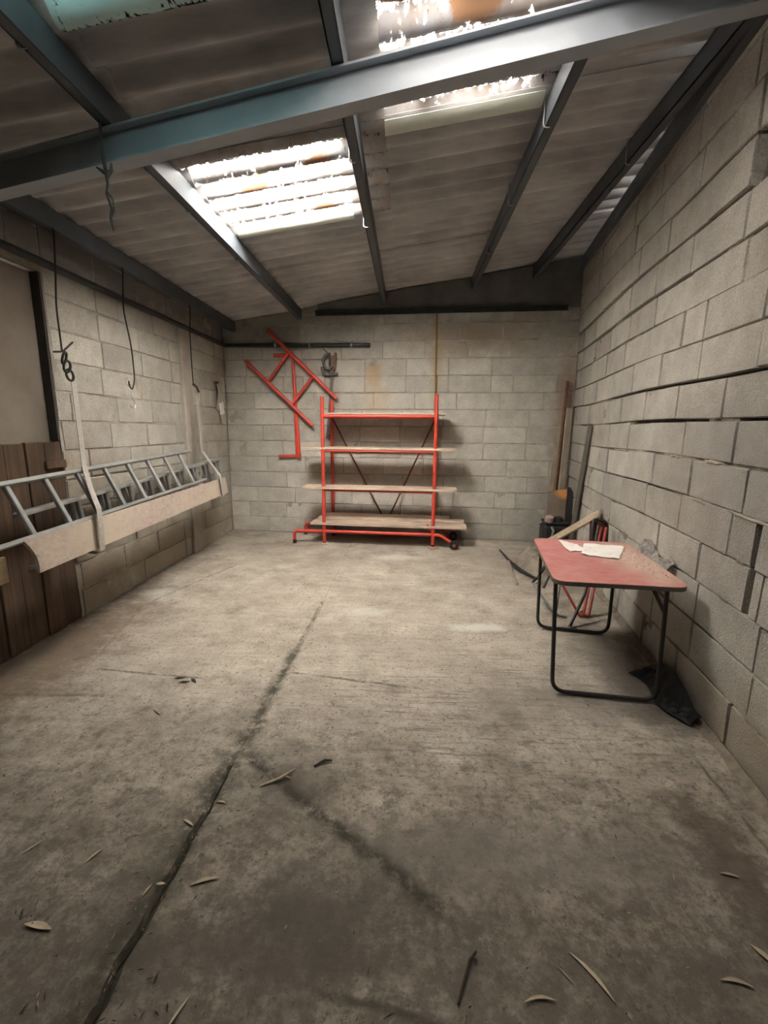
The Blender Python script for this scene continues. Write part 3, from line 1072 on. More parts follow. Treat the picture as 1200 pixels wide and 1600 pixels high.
# steel bar on the back wall
t = thing('steel_bar', (0.3, 5.55, 2.70), 'long black steel angle bar fixed high on the back wall', 'bar')
mb = MB()
A = Vector(P(1.205, 0.0, 2.727)); B = Vector(P(4.13, 0.0, 2.722))
n3 = Vector((BN.x, BN.y, 0))
mb.bar(A + n3 * 0.012, B + n3 * 0.012, 0.008, 0.05)
mb.bar(A + n3 * 0.032 + Vector((0, 0, 0.022)), B + n3 * 0.032 + Vector((0, 0, 0.022)), 0.045, 0.007)
mb.build('angle_section', DARKSTEEL, t)

# black pipe around the corner
pz = 2.375
t = thing('wall_pipe', (-2.0, 5.7, 2.35), 'black pipe clipped along the top of the left wall and round the corner', 'pipe')
pe = Vector(P(1.86, 0.035, 2.352))
pc = Vector(P(0.045, 0.035, pz))
mb = MB()
pipe_pts = [Vector((XL + 0.035, 1.3, pz)), Vector((XL + 0.035, 5.70, pz)), pc + Vector((0.0, 0, 0)), pe]
mb.tube(fillet(pipe_pts, 0.06, 5), 0.024, 12)
mb.build('pipe', PIPEM, t, smooth=True)
mb = MB(); mb.lathe(pe, (BDIR.x, BDIR.y, 0), [(-0.06, 0.027), (0.012, 0.027), (0.018, 0.022)], 14); mb.build('end_cap', PIPEM, t, smooth=True)
for s_ in (0.70, 1.13, 1.65):
    c = Vector(P(s_, 0.035, pz - 0.012 * s_))
    mb = MB()
    mb.lathe(c, (BDIR.x, BDIR.y, 0), [(-0.010, 0.0275), (0.010, 0.0275)], 14)
    mb.frame_box(c + Vector((BN.x, BN.y, 0)) * 0.0 + Vector((0, 0, 0.034)), (BDIR.x * 0.01, BDIR.y * 0.01, 0), (BN.x * 0.012, BN.y * 0.012, 0), (0, 0, 0.010))
    mb.build('pipe_clip', ALUD, t, smooth=False)
# rusty thin pipe
t = thing('conduit', P(2.65, 0.02, 1.55), 'thin rusty brown pipe running up the back wall above the scaffold', 'pipe')
mb = MB(); mb.tube([P(2.664, 0.016, 2.69), P(2.668, 0.017, 2.2), P(2.672, 0.016, 1.25)], 0.011, 8); mb.build('pipe', plain('brown_conduit', (0.24, 0.155, 0.075), 0.3, 5, 0.8), t, smooth=True)

# ------------------------------------------------------------------ scaffold used as shelves
FD = Vector((math.cos(R(-4.3)), math.sin(R(-4.3)), 0))       # along the scaffold
FB = Vector((math.sin(R(4.3)), math.cos(R(4.3)), 0))         # towards the wall
F0 = Vector((0.313, 5.083, 0))                                # right front post at the floor


def SP(a, b, z):
    """a metres left(-)/right(+) of the right front post, b metres towards the wall"""
    return F0 + FD * a + FB * b + Vector((0, 0, z))


DEP = 0.455
sc = thing('scaffold_tower', F0 + FD * -0.65 + FB * 0.2, 'red tubular scaffold on small wheels used as shelving at the back wall', 'scaffold')
TR = 0.021
for b, nm in ((0, 'front'), (DEP, 'rear')):
    for a, z0 in ((-1.292, 0.03), (0.0, 0.045)):
        top = (1.72 if a < 0 else 1.745) if b == 0 else (1.71 if a < 0 else 1.52)
        mb = MB(); mb.tube([SP(a + (0.0), b, z0), SP(a, b, 0.9), SP(a + (-0.0), b, top)], TR, 12)
        post = mb.build('post', RED, sc, smooth=True)
        mb = MB(); mb.lathe(SP(a, b, z0 - 0.03 if a < 0 else z0 - 0.02), (0, 0, 1), [(0, 0.018), (0.05, 0.018)], 12)
        mb.build('post_foot', RUBBER, post)
    # bottom rail: cranked leg at the left, bent down to a wheel at the right
    zz = 0.162
    mb = MB()
    pts = [SP(-1.66, b, 0.02), SP(-1.66, b, 0.152), SP(-1.292, b, 0.160), SP(0.0, b, 0.163), SP(0.09, b, 0.160), SP(0.17, b, 0.105), SP(0.235, b, 0.056)]
    mb.tube(fillet(pts, 0.05, 5), TR * 0.92, 12)
    rail = mb.build('base_rail', RED, sc, smooth=True)
    mb = MB(); mb.lathe(SP(-1.66, b, 0.0), (0, 0, 1), [(0, 0.022), (0.045, 0.022)], 12); mb.build('rail_foot', RUBBER, rail)
    wc = SP(0.245, b, 0.055)
    ax_ = Vector(FB)
    mb = MB(); mb.lathe(wc - ax_ * 0.045, ax_, [(0, 0.040), (0.004, 0.052), (0.012, 0.055), (0.028, 0.055), (0.036, 0.052), (0.040, 0.040)], 24)
    wh = mb.build('wheel', RUBBER, sc, smooth=True)
    mb = MB(); mb.lathe(wc - ax_ * 0.049, ax_, [(0, 0.018), (0.045, 0.018)], 14); mb.build('wheel_hub', REDW, wh, smooth=True)
# rails under the boards
for (z, both) in ((1.505, True), (1.115, True), (0.655, True), (0.215, False)):
    for b in ((0, DEP) if both else ()):
        if z == 0.655 and b == 0: pass
        mb = MB(); mb.tube([SP(-1.292, b, z), SP(0, b, z)], TR * (0.9 if z > 1.4 else 0.62), 10)
        mb.build('cross_rail', RED, sc, smooth=True)
# side rungs joining the frames
for a in (-1.292, 0.0):
    for z in (1.50, 1.108, 0.648, 0.225):
        mb = MB(); mb.tube([SP(a, 0, z), SP(a, DEP, z)], TR * 0.8, 10); mb.build('side_rung', REDW, sc, smooth=True)
# V braces at the rear
for a in (-1.285, -0.01):
    mb = MB(); mb.tube([SP(a, DEP - 0.02, 1.50), SP(-0.60, DEP - 0.02, 0.19)], 0.010, 8); mb.build('brace', REDD, sc, smooth=True)
# hook stub on the right post
mb = MB(); mb.tube(fillet([SP(-0.012, 0.0, 0.215), SP(-0.06, -0.01, 0.235), SP(-0.072, -0.012, 0.27), SP(-0.055, -0.012, 0.285)], 0.03, 4), 0.012, 9)
mb.build('hook', RED, sc, smooth=True)

# boards on the scaffold
BG = 'boards lying on the scaffold'


def board(a0, a1, b0, b1, z, th, label, mat=SHELFW, skew=0.0, warp=0.0):
    mb = MB()
    n = 12

    def top(u, v):
        a = a0 + (a1 - a0) * u
        return SP(a, b0 + (b1 - b0) * v + skew * (u - 0.5), z + warp * math.sin(math.pi * u))
    mb.sheet(lambda u, v: top(u, v) + Vector((0, 0, th)), n, 2, th)
    o = mb.build('scaffold_board', mat)
    return tag(o, label, 'board', BG)


board(-1.27, 0.10, 0.03, 0.42, 1.528, 0.018, 'pale board on the topmost level of the red scaffold')
board(-1.55, 0.23, -0.02, 0.25, 1.132, 0.022, 'long board on the second scaffold level, sticking out at both ends')
board(-1.54, 0.255, -0.035, 0.21, 0.672, 0.026, 'wide plank on the third scaffold level, under the second board', skew=0.02)
board(-1.45, 0.38, -0.03, 0.17, 0.242, 0.027, 'front plank of those lying on the lowest scaffold level')
board(-1.42, 0.36, 0.19, 0.325, 0.243, 0.046, 'middle plank of those lying on the lowest scaffold level', skew=0.03)
board(-1.38, 0.19, 0.345, 0.435, 0.243, 0.066, 'rear plank of those lying on the lowest scaffold level')
# wood pads under feet
mb = MB(); mb.box(F0 + Vector((0.005, -0.01, 0.0125)), (0.115, 0.10, 0.025), 0.4, 0.003); tag(mb.build('wood_pad', plain('pinkish_wood_pad', (0.42, 0.29, 0.22), 0.3, 20, 0.9)), 'small wood pad under the right front scaffold post', 'wood block')
mb = MB(); mb.box(SP(-1.292, 0.0, 0.0) + Vector((0, 0, 0.0)), (0.07, 0.09, 0.02), 0.2, 0.003)
for i, v in enumerate(mb.v): mb.v[i] = (v[0], v[1], v[2] + 0.01)
tag(mb.build('wood_pad', SHELFW), 'pale wood chip under the left front scaffold post', 'wood block')


# ------------------------------------------------------------------ red frames hung on the back wall
def BW(x, z, d=0.06):
    y = back_y(x)
    return Vector((x + BN.x * d, y + BN.y * d, z))


fr = thing('scaffold_guardrail', BW(-1.5, 1.42, 0.05), 'red scaffold guard frame hung slantwise high on the back wall', 'frame')
for (a, b) in (((-1.72, 2.535), (-0.885, 1.735)), ((-2.02, 2.185), (-1.192, 1.408))):
    mb = MB(); mb.tube([BW(*a, 0.075), BW(*b, 0.075)], 0.022, 12); rl = mb.build('rail', RED, fr, smooth=True)
    d = (BW(*b, 0.075) - BW(*a, 0.075)).normalized()
    mb = MB(); mb.tube([BW(*b, 0.075) - d * 0.02, BW(*b, 0.075) + d * 0.03], 0.015, 10); mb.build('spigot', REDW, rl, smooth=True)
for (a, b) in (((-1.455, 2.28), (-1.735, 1.93)), ((-1.16, 1.995), (-1.44, 1.655))):
    mb = MB(); mb.tube([BW(*a, 0.075), BW(*b, 0.075)], 0.018, 10); mb.build('rung', RED, fr, smooth=True)
ou = thing('scaffold_outrigger', BW(-1.4, 1.0, 0.05), 'red L-shaped scaffold leg hanging upright behind the slanted red frame', 'scaffold leg')
mb = MB(); mb.tube(fillet([BW(-1.665, 2.25, 0.035), BW(-1.43, 2.247, 0.035), BW(-1.378, 1.028, 0.035)], 0.03, 4), 0.021, 12); mb.build('main_tube', RED, ou, smooth=True)
mb = MB(); mb.tube(fillet([BW(-1.415, 1.75, 0.030), BW(-1.405, 1.02, 0.033), BW(-1.64, 1.012, 0.05)], 0.03, 4), 0.018, 12); mb.build('foot_tube', RED, ou, smooth=True)
mb = MB(); mb.lathe(BW(-1.378, 1.045, 0.035), (0, 0, -1), [(0, 0.026), (0.05, 0.028), (0.055, 0.02)], 12); mb.build('collar', RED, ou, smooth=True)

# clamps hung on a nail
cl = thing('sash_clamp', BW(-0.98, 1.28, 0.03), 'long rusty bar clamp hanging on the back wall behind the scaffold post', 'clamp')
mb = MB(); mb.bar(BW(-0.915, 2.24, 0.03), BW(-1.0, 1.27, 0.03), 0.008, 0.038, up=(BDIR.x, BDIR.y, 0)); mb.build('bar', IRON, cl)
mb = MB(); mb.tube(fillet([BW(-0.86, 2.02, 0.045), BW(-1.02, 2.012, 0.045), BW(-1.05, 2.05, 0.045), BW(-1.055, 2.11, 0.045)], 0.03, 4), 0.017, 9)
mb.build('jaw', IRON, cl, smooth=True)
mb = MB(); mb.bar(BW(-0.885, 2.27, 0.05), BW(-0.905, 2.07, 0.05), 0.012, 0.03, up=(BDIR.x, BDIR.y, 0), bev=0.003); mb.build('slide', RUST, cl)
mb = MB(); mb.bar(BW(-0.99, 1.30, 0.03), BW(-1.003, 1.24, 0.03), 0.02, 0.05, up=(BDIR.x, BDIR.y, 0), bev=0.004); mb.build('tail_stop', IRON, cl)
g = thing('g_clamp', BW(-0.98, 2.1, 0.05), 'old iron ring clamp with a screw hanging over the bar clamp', 'clamp')
mb = MB()
ring = []
for i in range(15):
    a = R(70 + 250 * i / 14)
    ring.append(BW(-0.975 + 0.062 * math.cos(a), 2.165 + 0.085 * math.sin(a), 0.055))
mb.tube(ring, 0.017, 9); mb.build('frame', IRON, g, smooth=True)
mb = MB(); mb.tube([BW(-0.955, 2.265, 0.06), BW(-0.96, 2.12, 0.06)], 0.010, 8); mb.build('screw', DARKSTEEL, g, smooth=True)
mb = MB(); mb.tube([BW(-1.045, 2.335, 0.05), BW(-0.955, 2.24, 0.07)], 0.006, 6); mb.build('handle', IRON, g, smooth=True)

# ------------------------------------------------------------------ ladders, plank and straps on the left wall
def ladder(name, label, y0, y1, ct, cb, slope, rungs, mat_r, pair=0.0, sec=0.022, grp=None):
    """lying on its side: upper rail through ct=(x,z), lower rail through cb=(x,z) at y0; z climbs by slope per metre"""
    t = thing(name, (cb[0], (y0 + y1) / 2, cb[1]), label, 'ladder')
    tp = lambda y: Vector((ct[0], y, ct[1] + slope * (y - y0)))
    bt = lambda y: Vector((cb[0], y, cb[1] + slope * (y - y0)))
    offs = (0.0,) if pair == 0 else (0.0, pair)
    nrm = (tp(0) - bt(0)).cross(Vector((0, 1, 0))).normalized()
    if nrm.x > 0: nrm = -nrm
    for o_ in offs:
        for fnn in (tp, bt):
            mb = MB()
            e0, e1 = y0 + (0.06 if o_ else 0), y1 - (0.05 if o_ else 0)
            mb.bar(fnn(e0) + nrm * o_, fnn(e1) + nrm * o_, 0.024, 0.055, up=nrm, bev=0.003)
            rl = mb.build('rail', ALU, t)
        for y in rungs:
            if not (e0 < y < e1): continue
            mb = MB(); mb.bar(tp(y) + nrm * o_, bt(y) + nrm * o_, 0.030, 0.026, up=nrm, bev=0.004); mb.build('rung', mat_r, t)
    return t


ladder('straight_ladder', 'long grey aluminium ladder with single rungs, strapped on its side to the left wall', 1.35, 4.28, (-2.115, 1.033), (-1.985, 0.755), 0.036,
       [1.45 + 0.262 * k for k in range(11)], ALU)
ladder('extension_ladder', 'second aluminium ladder with doubled rungs hanging behind the first', 2.30, 5.02, (-2.13, 0.885), (-2.085, 0.57), 0.048,
       [2.76 + 0.275 * k for k in range(9)], ALUD, pair=0.05)
# chipboard plank with a hollow-cut near end
mb = MB()
py0, py1 = 2.13, 4.72


def plank_fn(u, v):
    hollow = 0.055 * math.sin(math.pi * (1 - v) * 0.9) * (1 - u) ** 6
    y = py0 + (py1 - py0) * u + (0.09 * (1 - v) if False else 0) + hollow * 0.6 + 0.03 * (1 - v) * (1 - u)
    zb = 0.605 + 0.028 * (y - py0)
    h = 0.165 + 0.02 * (1 - u)
    return (-1.955 + 0.03 * (1 - v), y, zb + h * v)


mb.sheet(plank_fn, 24, 5, 0.02)
tag(mb.build('chipboard_plank', OSB), 'pinkish chipboard plank hanging on edge in front of the ladders', 'plank')
mb = MB(); mb.bar((-2.10, 1.2, 0.62), (-2.10, 2.16, 0.625), 0.02, 0.14, bev=0.003)
tag(mb.build('ochre_board', OCHRE), 'short ochre board under the near end of the first ladder', 'plank')


def ribbon(pts, wd, th=0.003, wdir=(0, 1, 0)):
    mb = MB()
    pts = [Vector(p) for p in pts]
    wv = Vector(wdir).normalized() * wd / 2
    n = len(pts)
    vs = []
    for i, p in enumerate(pts):
        tg = (pts[min(i + 1, n - 1)] - pts[max(i - 1, 0)]).normalized()
        nn = tg.cross(wv).normalized() * th / 2
        vs += [p - wv - nn, p + wv - nn, p + wv + nn, p - wv + nn]
    fs = []
    for i in range(n - 1):
        for k in range(4):
            fs.append((i * 4 + k, i * 4 + (k + 1) % 4, (i + 1) * 4 + (k + 1) % 4, (i + 1) * 4 + k))
    fs += [(3, 2, 1, 0), tuple((n - 1) * 4 + k for k in range(4))]
    return mb.add(vs, fs)


# hanging wires from the eave purlin
WX = -2.19
hang = [(2.87, 2.86, 1.83, 'dark wire hanger with a twisted knot, tied to the strap round the ladders'),
        (3.54, 3.56, 1.64, 'middle dark wire hanging from the eave purlin and ending in an empty hook'),
        (4.60, 4.62, 1.80, 'dark wire hanger furthest along the left wall, by the concrete post')]
for i, (ya, yb, zb, lb) in enumerate(hang):
    zt_ = roof_z(WX) - 0.10
    t = thing('wire_hanger', (WX, yb, zb), lb, 'wire', 'wire hangers on the left eave purlin')
    mb = MB()
    if i == 1:
        pts = [(WX - 0.01, ya, zt_ + 0.02), (WX + 0.03, ya, zt_ - 0.03), (WX + 0.01, ya - 0.01, 2.25), (WX, ya + 0.07, 1.98), (WX, ya + 0.075, 1.74), (WX, ya + 0.03, 1.655), (WX + 0.01, ya - 0.02, 1.68), (WX + 0.01, ya - 0.025, 1.72)]
    else:
        pts = [(WX - 0.01, ya, zt_ + 0.02), (WX + 0.03, ya, zt_ - 0.03), (WX + 0.01, ya, 2.3), (WX, yb - 0.005, 2.1), (WX, yb, zb)]
    mb.tube(fillet(pts, 0.06, 4), 0.0055, 7); mb.build('wire', WIRE, t, smooth=True)
    mb = MB()
    if i == 0:
        mb.tube(fillet([(WX, yb - 0.07, zb - 0.01), (WX + 0.01, yb - 0.01, zb), (WX + 0.01, yb + 0.09, zb + 0.075)], 0.02, 3), 0.006, 7)
        for k in range(3):
            lp = []
            for j in range(13):
                a = 2 * math.pi * j / 12
                lp.append((WX + 0.012 * math.sin(a + k), yb + 0.012 + 0.016 * k + 0.016 * math.cos(a), zb - 0.035 - 0.05 * k + 0.036 * math.sin(a)))
            mb.tube(lp, 0.008, 6)
        mb.build('twisted_knot', WIRE, t, smooth=True)
    elif i == 1:
        mb.tube(fillet([(WX, ya + 0.03, 1.655), (WX + 0.005, ya + 0.0, 1.60), (WX + 0.01, ya + 0.045, 1.555), (WX + 0.01, ya + 0.02, 1.505), (WX, ya - 0.02, 1.53)], 0.025, 4), 0.0045, 6)
        mb.build('hook', GALV, t, smooth=True)
    else:
        mb.tube(fillet([(WX, yb, zb), (WX + 0.01, yb + 0.05, zb - 0.02), (WX + 0.01, yb + 0.09, zb - 0.07)], 0.02, 3), 0.012, 7)
        mb.build('hook', WIRE, t, smooth=True)
# straps
st = ribbon([(WX, 2.93, 1.67), (-2.15, 2.88, 1.50), (-2.085, 2.80, 1.12), (-2.02, 2.745, 0.98), (-1.93, 2.675, 0.86), (-1.905, 2.645, 0.75), (-1.895, 2.62, 0.605), (-1.93, 2.625, 0.585), (-2.12, 2.66, 0.60), (-2.16, 2.70, 0.80)], 0.045)
tag(st.build('webbing_strap', STRAP), 'grey webbing strap looped round the ladders and plank under the nearest wire hanger', 'strap', 'straps holding the ladders')
st = ribbon([(-2.18, 4.66, 1.66), (-2.14, 4.62, 1.12), (-2.03, 4.58, 0.99), (-1.935, 4.54, 0.88), (-1.915, 4.525, 0.80), (-1.90, 4.52, 0.665), (-1.94, 4.53, 0.655), (-2.11, 4.56, 0.67), (-2.20, 4.62, 0.9)], 0.05)
tag(st.build('webbing_strap', STRAP), 'grey webbing strap round the far end of the plank near the corner', 'strap', 'straps holding the ladders')
# rag and tag by the corner
t = thing('hanging_rag', (XL + 0.02, 5.52, 1.5), 'torn white paper hanging from a rusty nail on the left wall near the corner', 'paper')
mb = MB(); mb.tube([(XL - 0.01, 5.48, 1.90), (XL + 0.05, 5.48, 1.90)], 0.012, 7); mb.build('nail', RUST, t)
mb = MB(); mb.sheet(lambda u, v: (XL + 0.025 + 0.02 * math.sin(5 * u + 3 * v), 5.46 + 0.13 * u - 0.05 * v + 0.02, 1.88 - 0.27 * v - 0.06 * u * v), 5, 8, 0.003); mb.build('paper', POSTC, t)
mb = MB(); mb.sheet(lambda u, v: (XL + 0.03 + 0.015 * math.sin(6 * u), 5.50 + 0.14 * u + 0.03 * v, 1.66 - 0.14 * v + 0.02 * u), 4, 5, 0.003); mb.build('torn_piece', PAPER, t)
mb = MB(); mb.tube([(XL + 0.03, 5.54, 1.53), (XL + 0.03, 5.57, 1.47), (XL + 0.03, 5.56, 1.42)], 0.011, 6); mb.build('string', STRAP, t)

# cobwebby rope hanging from the beam
t = thing('frayed_rope', (-1.35, 2.20, 2.25), 'frayed dusty rope hanging from the blue grey beam', 'rope')
ROPE = plain('dusty_rope', (0.15, 0.145, 0.14), 0.35, 40, 0.95)
rx, ry = -1.352, 2.155
mb = MB(); mb.tube([(rx - 0.005, ry, 2.70), (rx - 0.008, ry - 0.002, 2.55), (rx, ry, 2.49), (rx + 0.004, ry, 2.43), (rx - 0.006, ry, 2.39), (rx + 0.012, ry, 2.33), (rx + 0.004, ry, 2.29), (rx + 0.012, ry, 2.24)], [0.005, 0.006, 0.008, 0.006, 0.005, 0.006, 0.007, 0.004], 7); mb.build('strand', ROPE, t, smooth=True)
mb = MB(); mb.tube([(rx - 0.04, ry, 2.495), (rx - 0.01, ry, 2.475), (rx + 0.008, ry, 2.465), (rx + 0.025, ry, 2.48), (rx + 0.03, ry, 2.51)], [0.004, 0.009, 0.012, 0.008, 0.004], 7)
mb.tube([(rx - 0.006, ry, 2.40), (rx + 0.02, ry, 2.37), (rx + 0.022, ry, 2.32), (rx + 0.005, ry, 2.29)], 0.004, 6); mb.build('knot', ROPE, t, smooth=True)

# ------------------------------------------------------------------ table
tb = thing('folding_table', (1.1, 2.6, 0), 'folding camping table with a worn red top, standing against the right wall', 'table')
TZ = 0.632
cor = [Vector((0.742, 2.172)), Vector((1.375, 2.115)), Vector((1.475, 2.985)), Vector((0.885, 3.085))]
outl = []
for i in range(4):
    a, b, c = cor[i - 1], cor[i], cor[(i + 1) % 4]
    r_ = 0.075
    p_, q_ = b + (a - b).normalized() * r_, b + (c - b).normalized() * r_
    for j in range(7):
        k = j / 6
        outl.append(p_ * (1 - k) ** 2 + b * 2 * k * (1 - k) + q_ * k * k)
nO = len(outl)
cen = sum(outl, Vector((0, 0))) / nO
mb = MB()
vs = [(p_.x, p_.y, TZ - 0.024) for p_ in outl] + [(p_.x, p_.y, TZ - 0.002) for p_ in outl] + [tuple(cen + (p_ - cen) * 0.994) + (TZ,) for p_ in outl]
fs = [tuple(reversed(range(nO))), tuple(range(2 * nO, 3 * nO))]
ms = [1, 0]
for lv in (0, 1):
    for i in range(nO):
        j = (i + 1) % nO
        fs.append((lv * nO + i, lv * nO + j, (lv + 1) * nO + j, (lv + 1) * nO + i)); ms.append(1 if lv == 0 else 0)
mb.v, mb.f, mb.m = vs, fs, ms
mb.build('table_top', [TABLETOP, EDGE], tb)
lt = 0.011
for nm, (xa, ya, xb, yb, sx_, sy_) in {'a': (0.775, 2.245, 1.30, 2.185, 0.01, -0.045), 'b': (0.925, 3.02, 1.395, 2.945, 0.005, -0.03)}.items():
    mb = MB()
    pts = [(xa, ya, TZ - 0.03), (xa + sx_, ya + sy_, 0.016), (xb - 0.02 + sx_, yb + sy_, 0.016), (xb, yb, TZ - 0.03)]
    mb.tube(fillet(pts, 0.07, 6), lt, 10)
    mb.build('leg_frame', BLACKTUBE, tb, smooth=True)
for (a, b) in (((0.778, 2.225, 0.36), (0.98, 2.72, TZ - 0.03)), ((1.297, 2.17, 0.47), (1.25, 2.24, TZ - 0.03)), ((0.927, 3.0, 0.42), (0.95, 2.75, TZ - 0.03))):
    mb = MB(); mb.bar(a, b, 0.005, 0.018, up=(0, 0, 1)); mb.build('leg_brace', BLACKTUBE, tb)
for (a, b) in (((0.80, 2.25), (1.28, 2.20)), ((0.94, 3.0), (1.40, 2.93))):
    mb = MB(); mb.bar((*a, TZ - 0.034), (*b, TZ - 0.034), 0.03, 0.018); mb.build('under_rail', BLACKTUBE, tb)

# papers and plaster on the table
pp = random.Random(5)
mb = MB()


def paper_fn(u, v):
    c0, c1, c2, c3 = Vector((1.055, 2.66)), Vector((1.235, 2.57)), Vector((1.40, 2.86)), Vector((1.17, 2.925))
    p_ = (c0 * (1 - u) + c1 * u) * (1 - v) + (c3 * (1 - u) + c2 * u) * v
    z = TZ + 0.004 + 0.012 * abs(nz(p_.x, p_.y, 0, 11)) + 0.004 * abs(nz(p_.x, p_.y, 4, 30))
    return (p_.x, p_.y, z)


mb.sheet(paper_fn, 14, 14, 0.002)
tag(mb.build('crumpled_paper', PAPER, smooth=False), 'crumpled white paper sheet lying on the red table', 'paper')
mb = MB()
mb.sheet(lambda u, v: (1.01 + 0.12 * v - 0.02 * u, 2.72 + 0.16 * u + 0.03 * v, TZ + 0.003 + 0.045 * max(0, u - 0.3) * (1 - v) + 0.01 * abs(nz(u, v, 0, 5))), 8, 8, 0.002)
tag(mb.build('folded_paper', PAPER), 'small folded white paper corner turned up beside the crumpled sheet', 'paper')
mb = MB()
for i in range(170):
    c = Vector((pp.gauss(1.32, 0.055), pp.gauss(2.55, 0.17), TZ))
    if not (1.15 < c.x < 1.40 and 2.2 < c.y < 2.85): continue
    s_ = pp.uniform(0.002, 0.008)
    u3 = Vector((pp.uniform(-1, 1), pp.uniform(-1, 1), pp.uniform(-.4, .4))).normalized()
    v3 = u3.orthogonal().normalized()
    w3 = u3.cross(v3)
    c.z += s_ * 0.5
    vs = [c + u3 * s_, c - u3 * s_ * pp.uniform(.7, 1.2), c + v3 * s_ * pp.uniform(.6, 1), c - v3 * s_, c + w3 * s_ * 0.7, c - w3 * s_ * 0.7]
    mb.add(vs, [(0, 2, 4), (2, 1, 4), (1, 3, 4), (3, 0, 4), (2, 0, 5), (1, 2, 5), (3, 1, 5), (0, 3, 5)])
tag(mb.build('plaster_crumbs', PLASTER), 'scattered plaster crumbs on the table beside the wall', 'rubble', kind='stuff')
# crumpled grey sheeting between table and wall
mb = MB()


def crump(u, v):
    y = 2.90 - 0.44 * u
    x = right_x(y) - 0.014 - 0.06 * (1 - v)
    z = 0.575 + (0.115 - 0.05 * u + 0.02 * math.sin(9 * u)) * v
    k = nz(y, z, 1.0, 16)
    return (x - 0.03 * abs(k), y + 0.012 * nz(y, z, 5, 22), z + 0.018 * nz(y, z, 9, 18))


mb.sheet(crump, 34, 9, 0.003)
tag(mb.build('crumpled_sheeting', CLEARISH), 'crumpled grey plastic sheeting stuffed between the table and the wall', 'sheeting')

# black sheeting heaped at the wall's foot
mb = MB()


def heap(u, v):
    y = 2.42 - 0.46 * u
    xr = right_x(y) - 0.03
    xl = 1.285 + 0.03 * math.sin(7 * u) + 0.045 * u
    x = xr + (xl - xr) * v
    z = 0.008 + 0.10 * (1 - v) * (0.4 + 0.6 * math.sin(math.pi * min(1, u + 0.15))) + 0.03 * abs(nz(x, y, 0, 14)) * math.sin(math.pi * v * 0.9 + 0.1)
    return (x, y, z)


mb.sheet(heap, 22, 14, 0.004)
tag(mb.build('black_sheeting', BLACKSHEET), 'crumpled black plastic sheeting heaped on the floor under the table by the wall', 'sheeting')

# ------------------------------------------------------------------ things behind the table
# folded red chair leaning on the right wall
ch = thing('folding_chair', (1.33, 3.2, 0), 'folded red tubular garden chair leaning on the right wall behind the table', 'chair')
for dx in (0.0, 0.04):
    mb = MB(); mb.tube(fillet([(1.275 + dx, 3.22, 0.05), (1.305 + dx, 3.20, 0.016), (1.325 + dx, 3.205, 0.02), (1.385 + dx, 3.30, 0.19), (1.53 + dx, 3.52, 0.62)], 0.03, 4), 0.0115, 9)
    mb.build('frame_tube', REDW, ch, smooth=True)
mb = MB(); mb.tube([(1.19, 3.30, 0.22), (1.30, 3.215, 0.016)], 0.010, 9); mb.build('frame_tube', REDW, ch, smooth=True)
mb = MB(); mb.tube([(1.19, 3.30, 0.22), (1.42, 3.45, 0.50)], 0.010, 9); mb.build('frame_tube', REDW, ch, smooth=True)
mb = MB(); mb.sheet(lambda u, v: (1.425 + 0.155 * u + 0.02 * v, 3.44 + 0.07 * u + 0.08 * v, 0.40 + 0.27 * v - 0.03 * u + 0.012 * math.sin(9 * u)), 8, 6, 0.008); mb.build('seat_fabric', REDFAB, ch)
mb = MB(); mb.tube(fillet([(1.43, 3.43, 0.42), (1.46, 3.51, 0.69), (1.60, 3.58, 0.65), (1.585, 3.52, 0.38)], 0.04, 4), 0.013, 9); mb.build('back_tube', BLACKTUBE, ch, smooth=True)
# black folded trestle
tr = thing('folded_trestle', (1.15, 3.2, 0), 'black folded tubular stand propped under the table next to the red chair', 'stand')
mb = MB(); mb.tube([(1.165, 3.02, 0.012), (1.31, 3.17, 0.20), (1.445, 3.37, 0.67)], 0.011, 9); mb.build('stand_tube', BLACKTUBE, tr, smooth=True)
mb = MB(); mb.tube(fillet([(1.00, 3.42, 0.19), (1.02, 3.38, 0.235), (1.10, 3.45, 0.31)], 0.02, 3), 0.010, 9); mb.build('stand_tube', BLACKTUBE, tr, smooth=True)
mb = MB(); mb.tube([(1.07, 3.36, 0.17), (1.13, 3.42, 0.27)], 0.010, 9); mb.build('stand_tube', BLACKTUBE, tr, smooth=True)
mb = MB(); mb.tube(fillet([(1.00, 3.42, 0.20), (1.02, 3.38, 0.16), (1.12, 3.22, 0.02), (1.20, 3.18, 0.014)], 0.04, 4), 0.010, 9); o = mb.build('stand_tube', GREYTUBE, tr, smooth=True); o['label'] = 'bare grey tube of the stand'
# planks
mb = MB(); mb.bar((1.42, 4.95, 0.03), (1.675, 3.90, 0.665), 0.022, 0.085, up=(0.4, 0.3, 0.9), bev=0.003)
tag(mb.build('leaning_plank', PLANKW), 'light brown plank leaning from the floor up to the right wall behind the red chair', 'plank')
mb = MB(); mb.bar((1.185, 3.93, 0.006), (1.335, 4.10, 0.33), 0.016, 0.035, bev=0.002)
tag(mb.build('wood_batten', plain('pale_batten', (0.46, 0.38, 0.24), 0.2, 20, 0.8)), 'short pale batten propped behind the far table leg', 'batten')
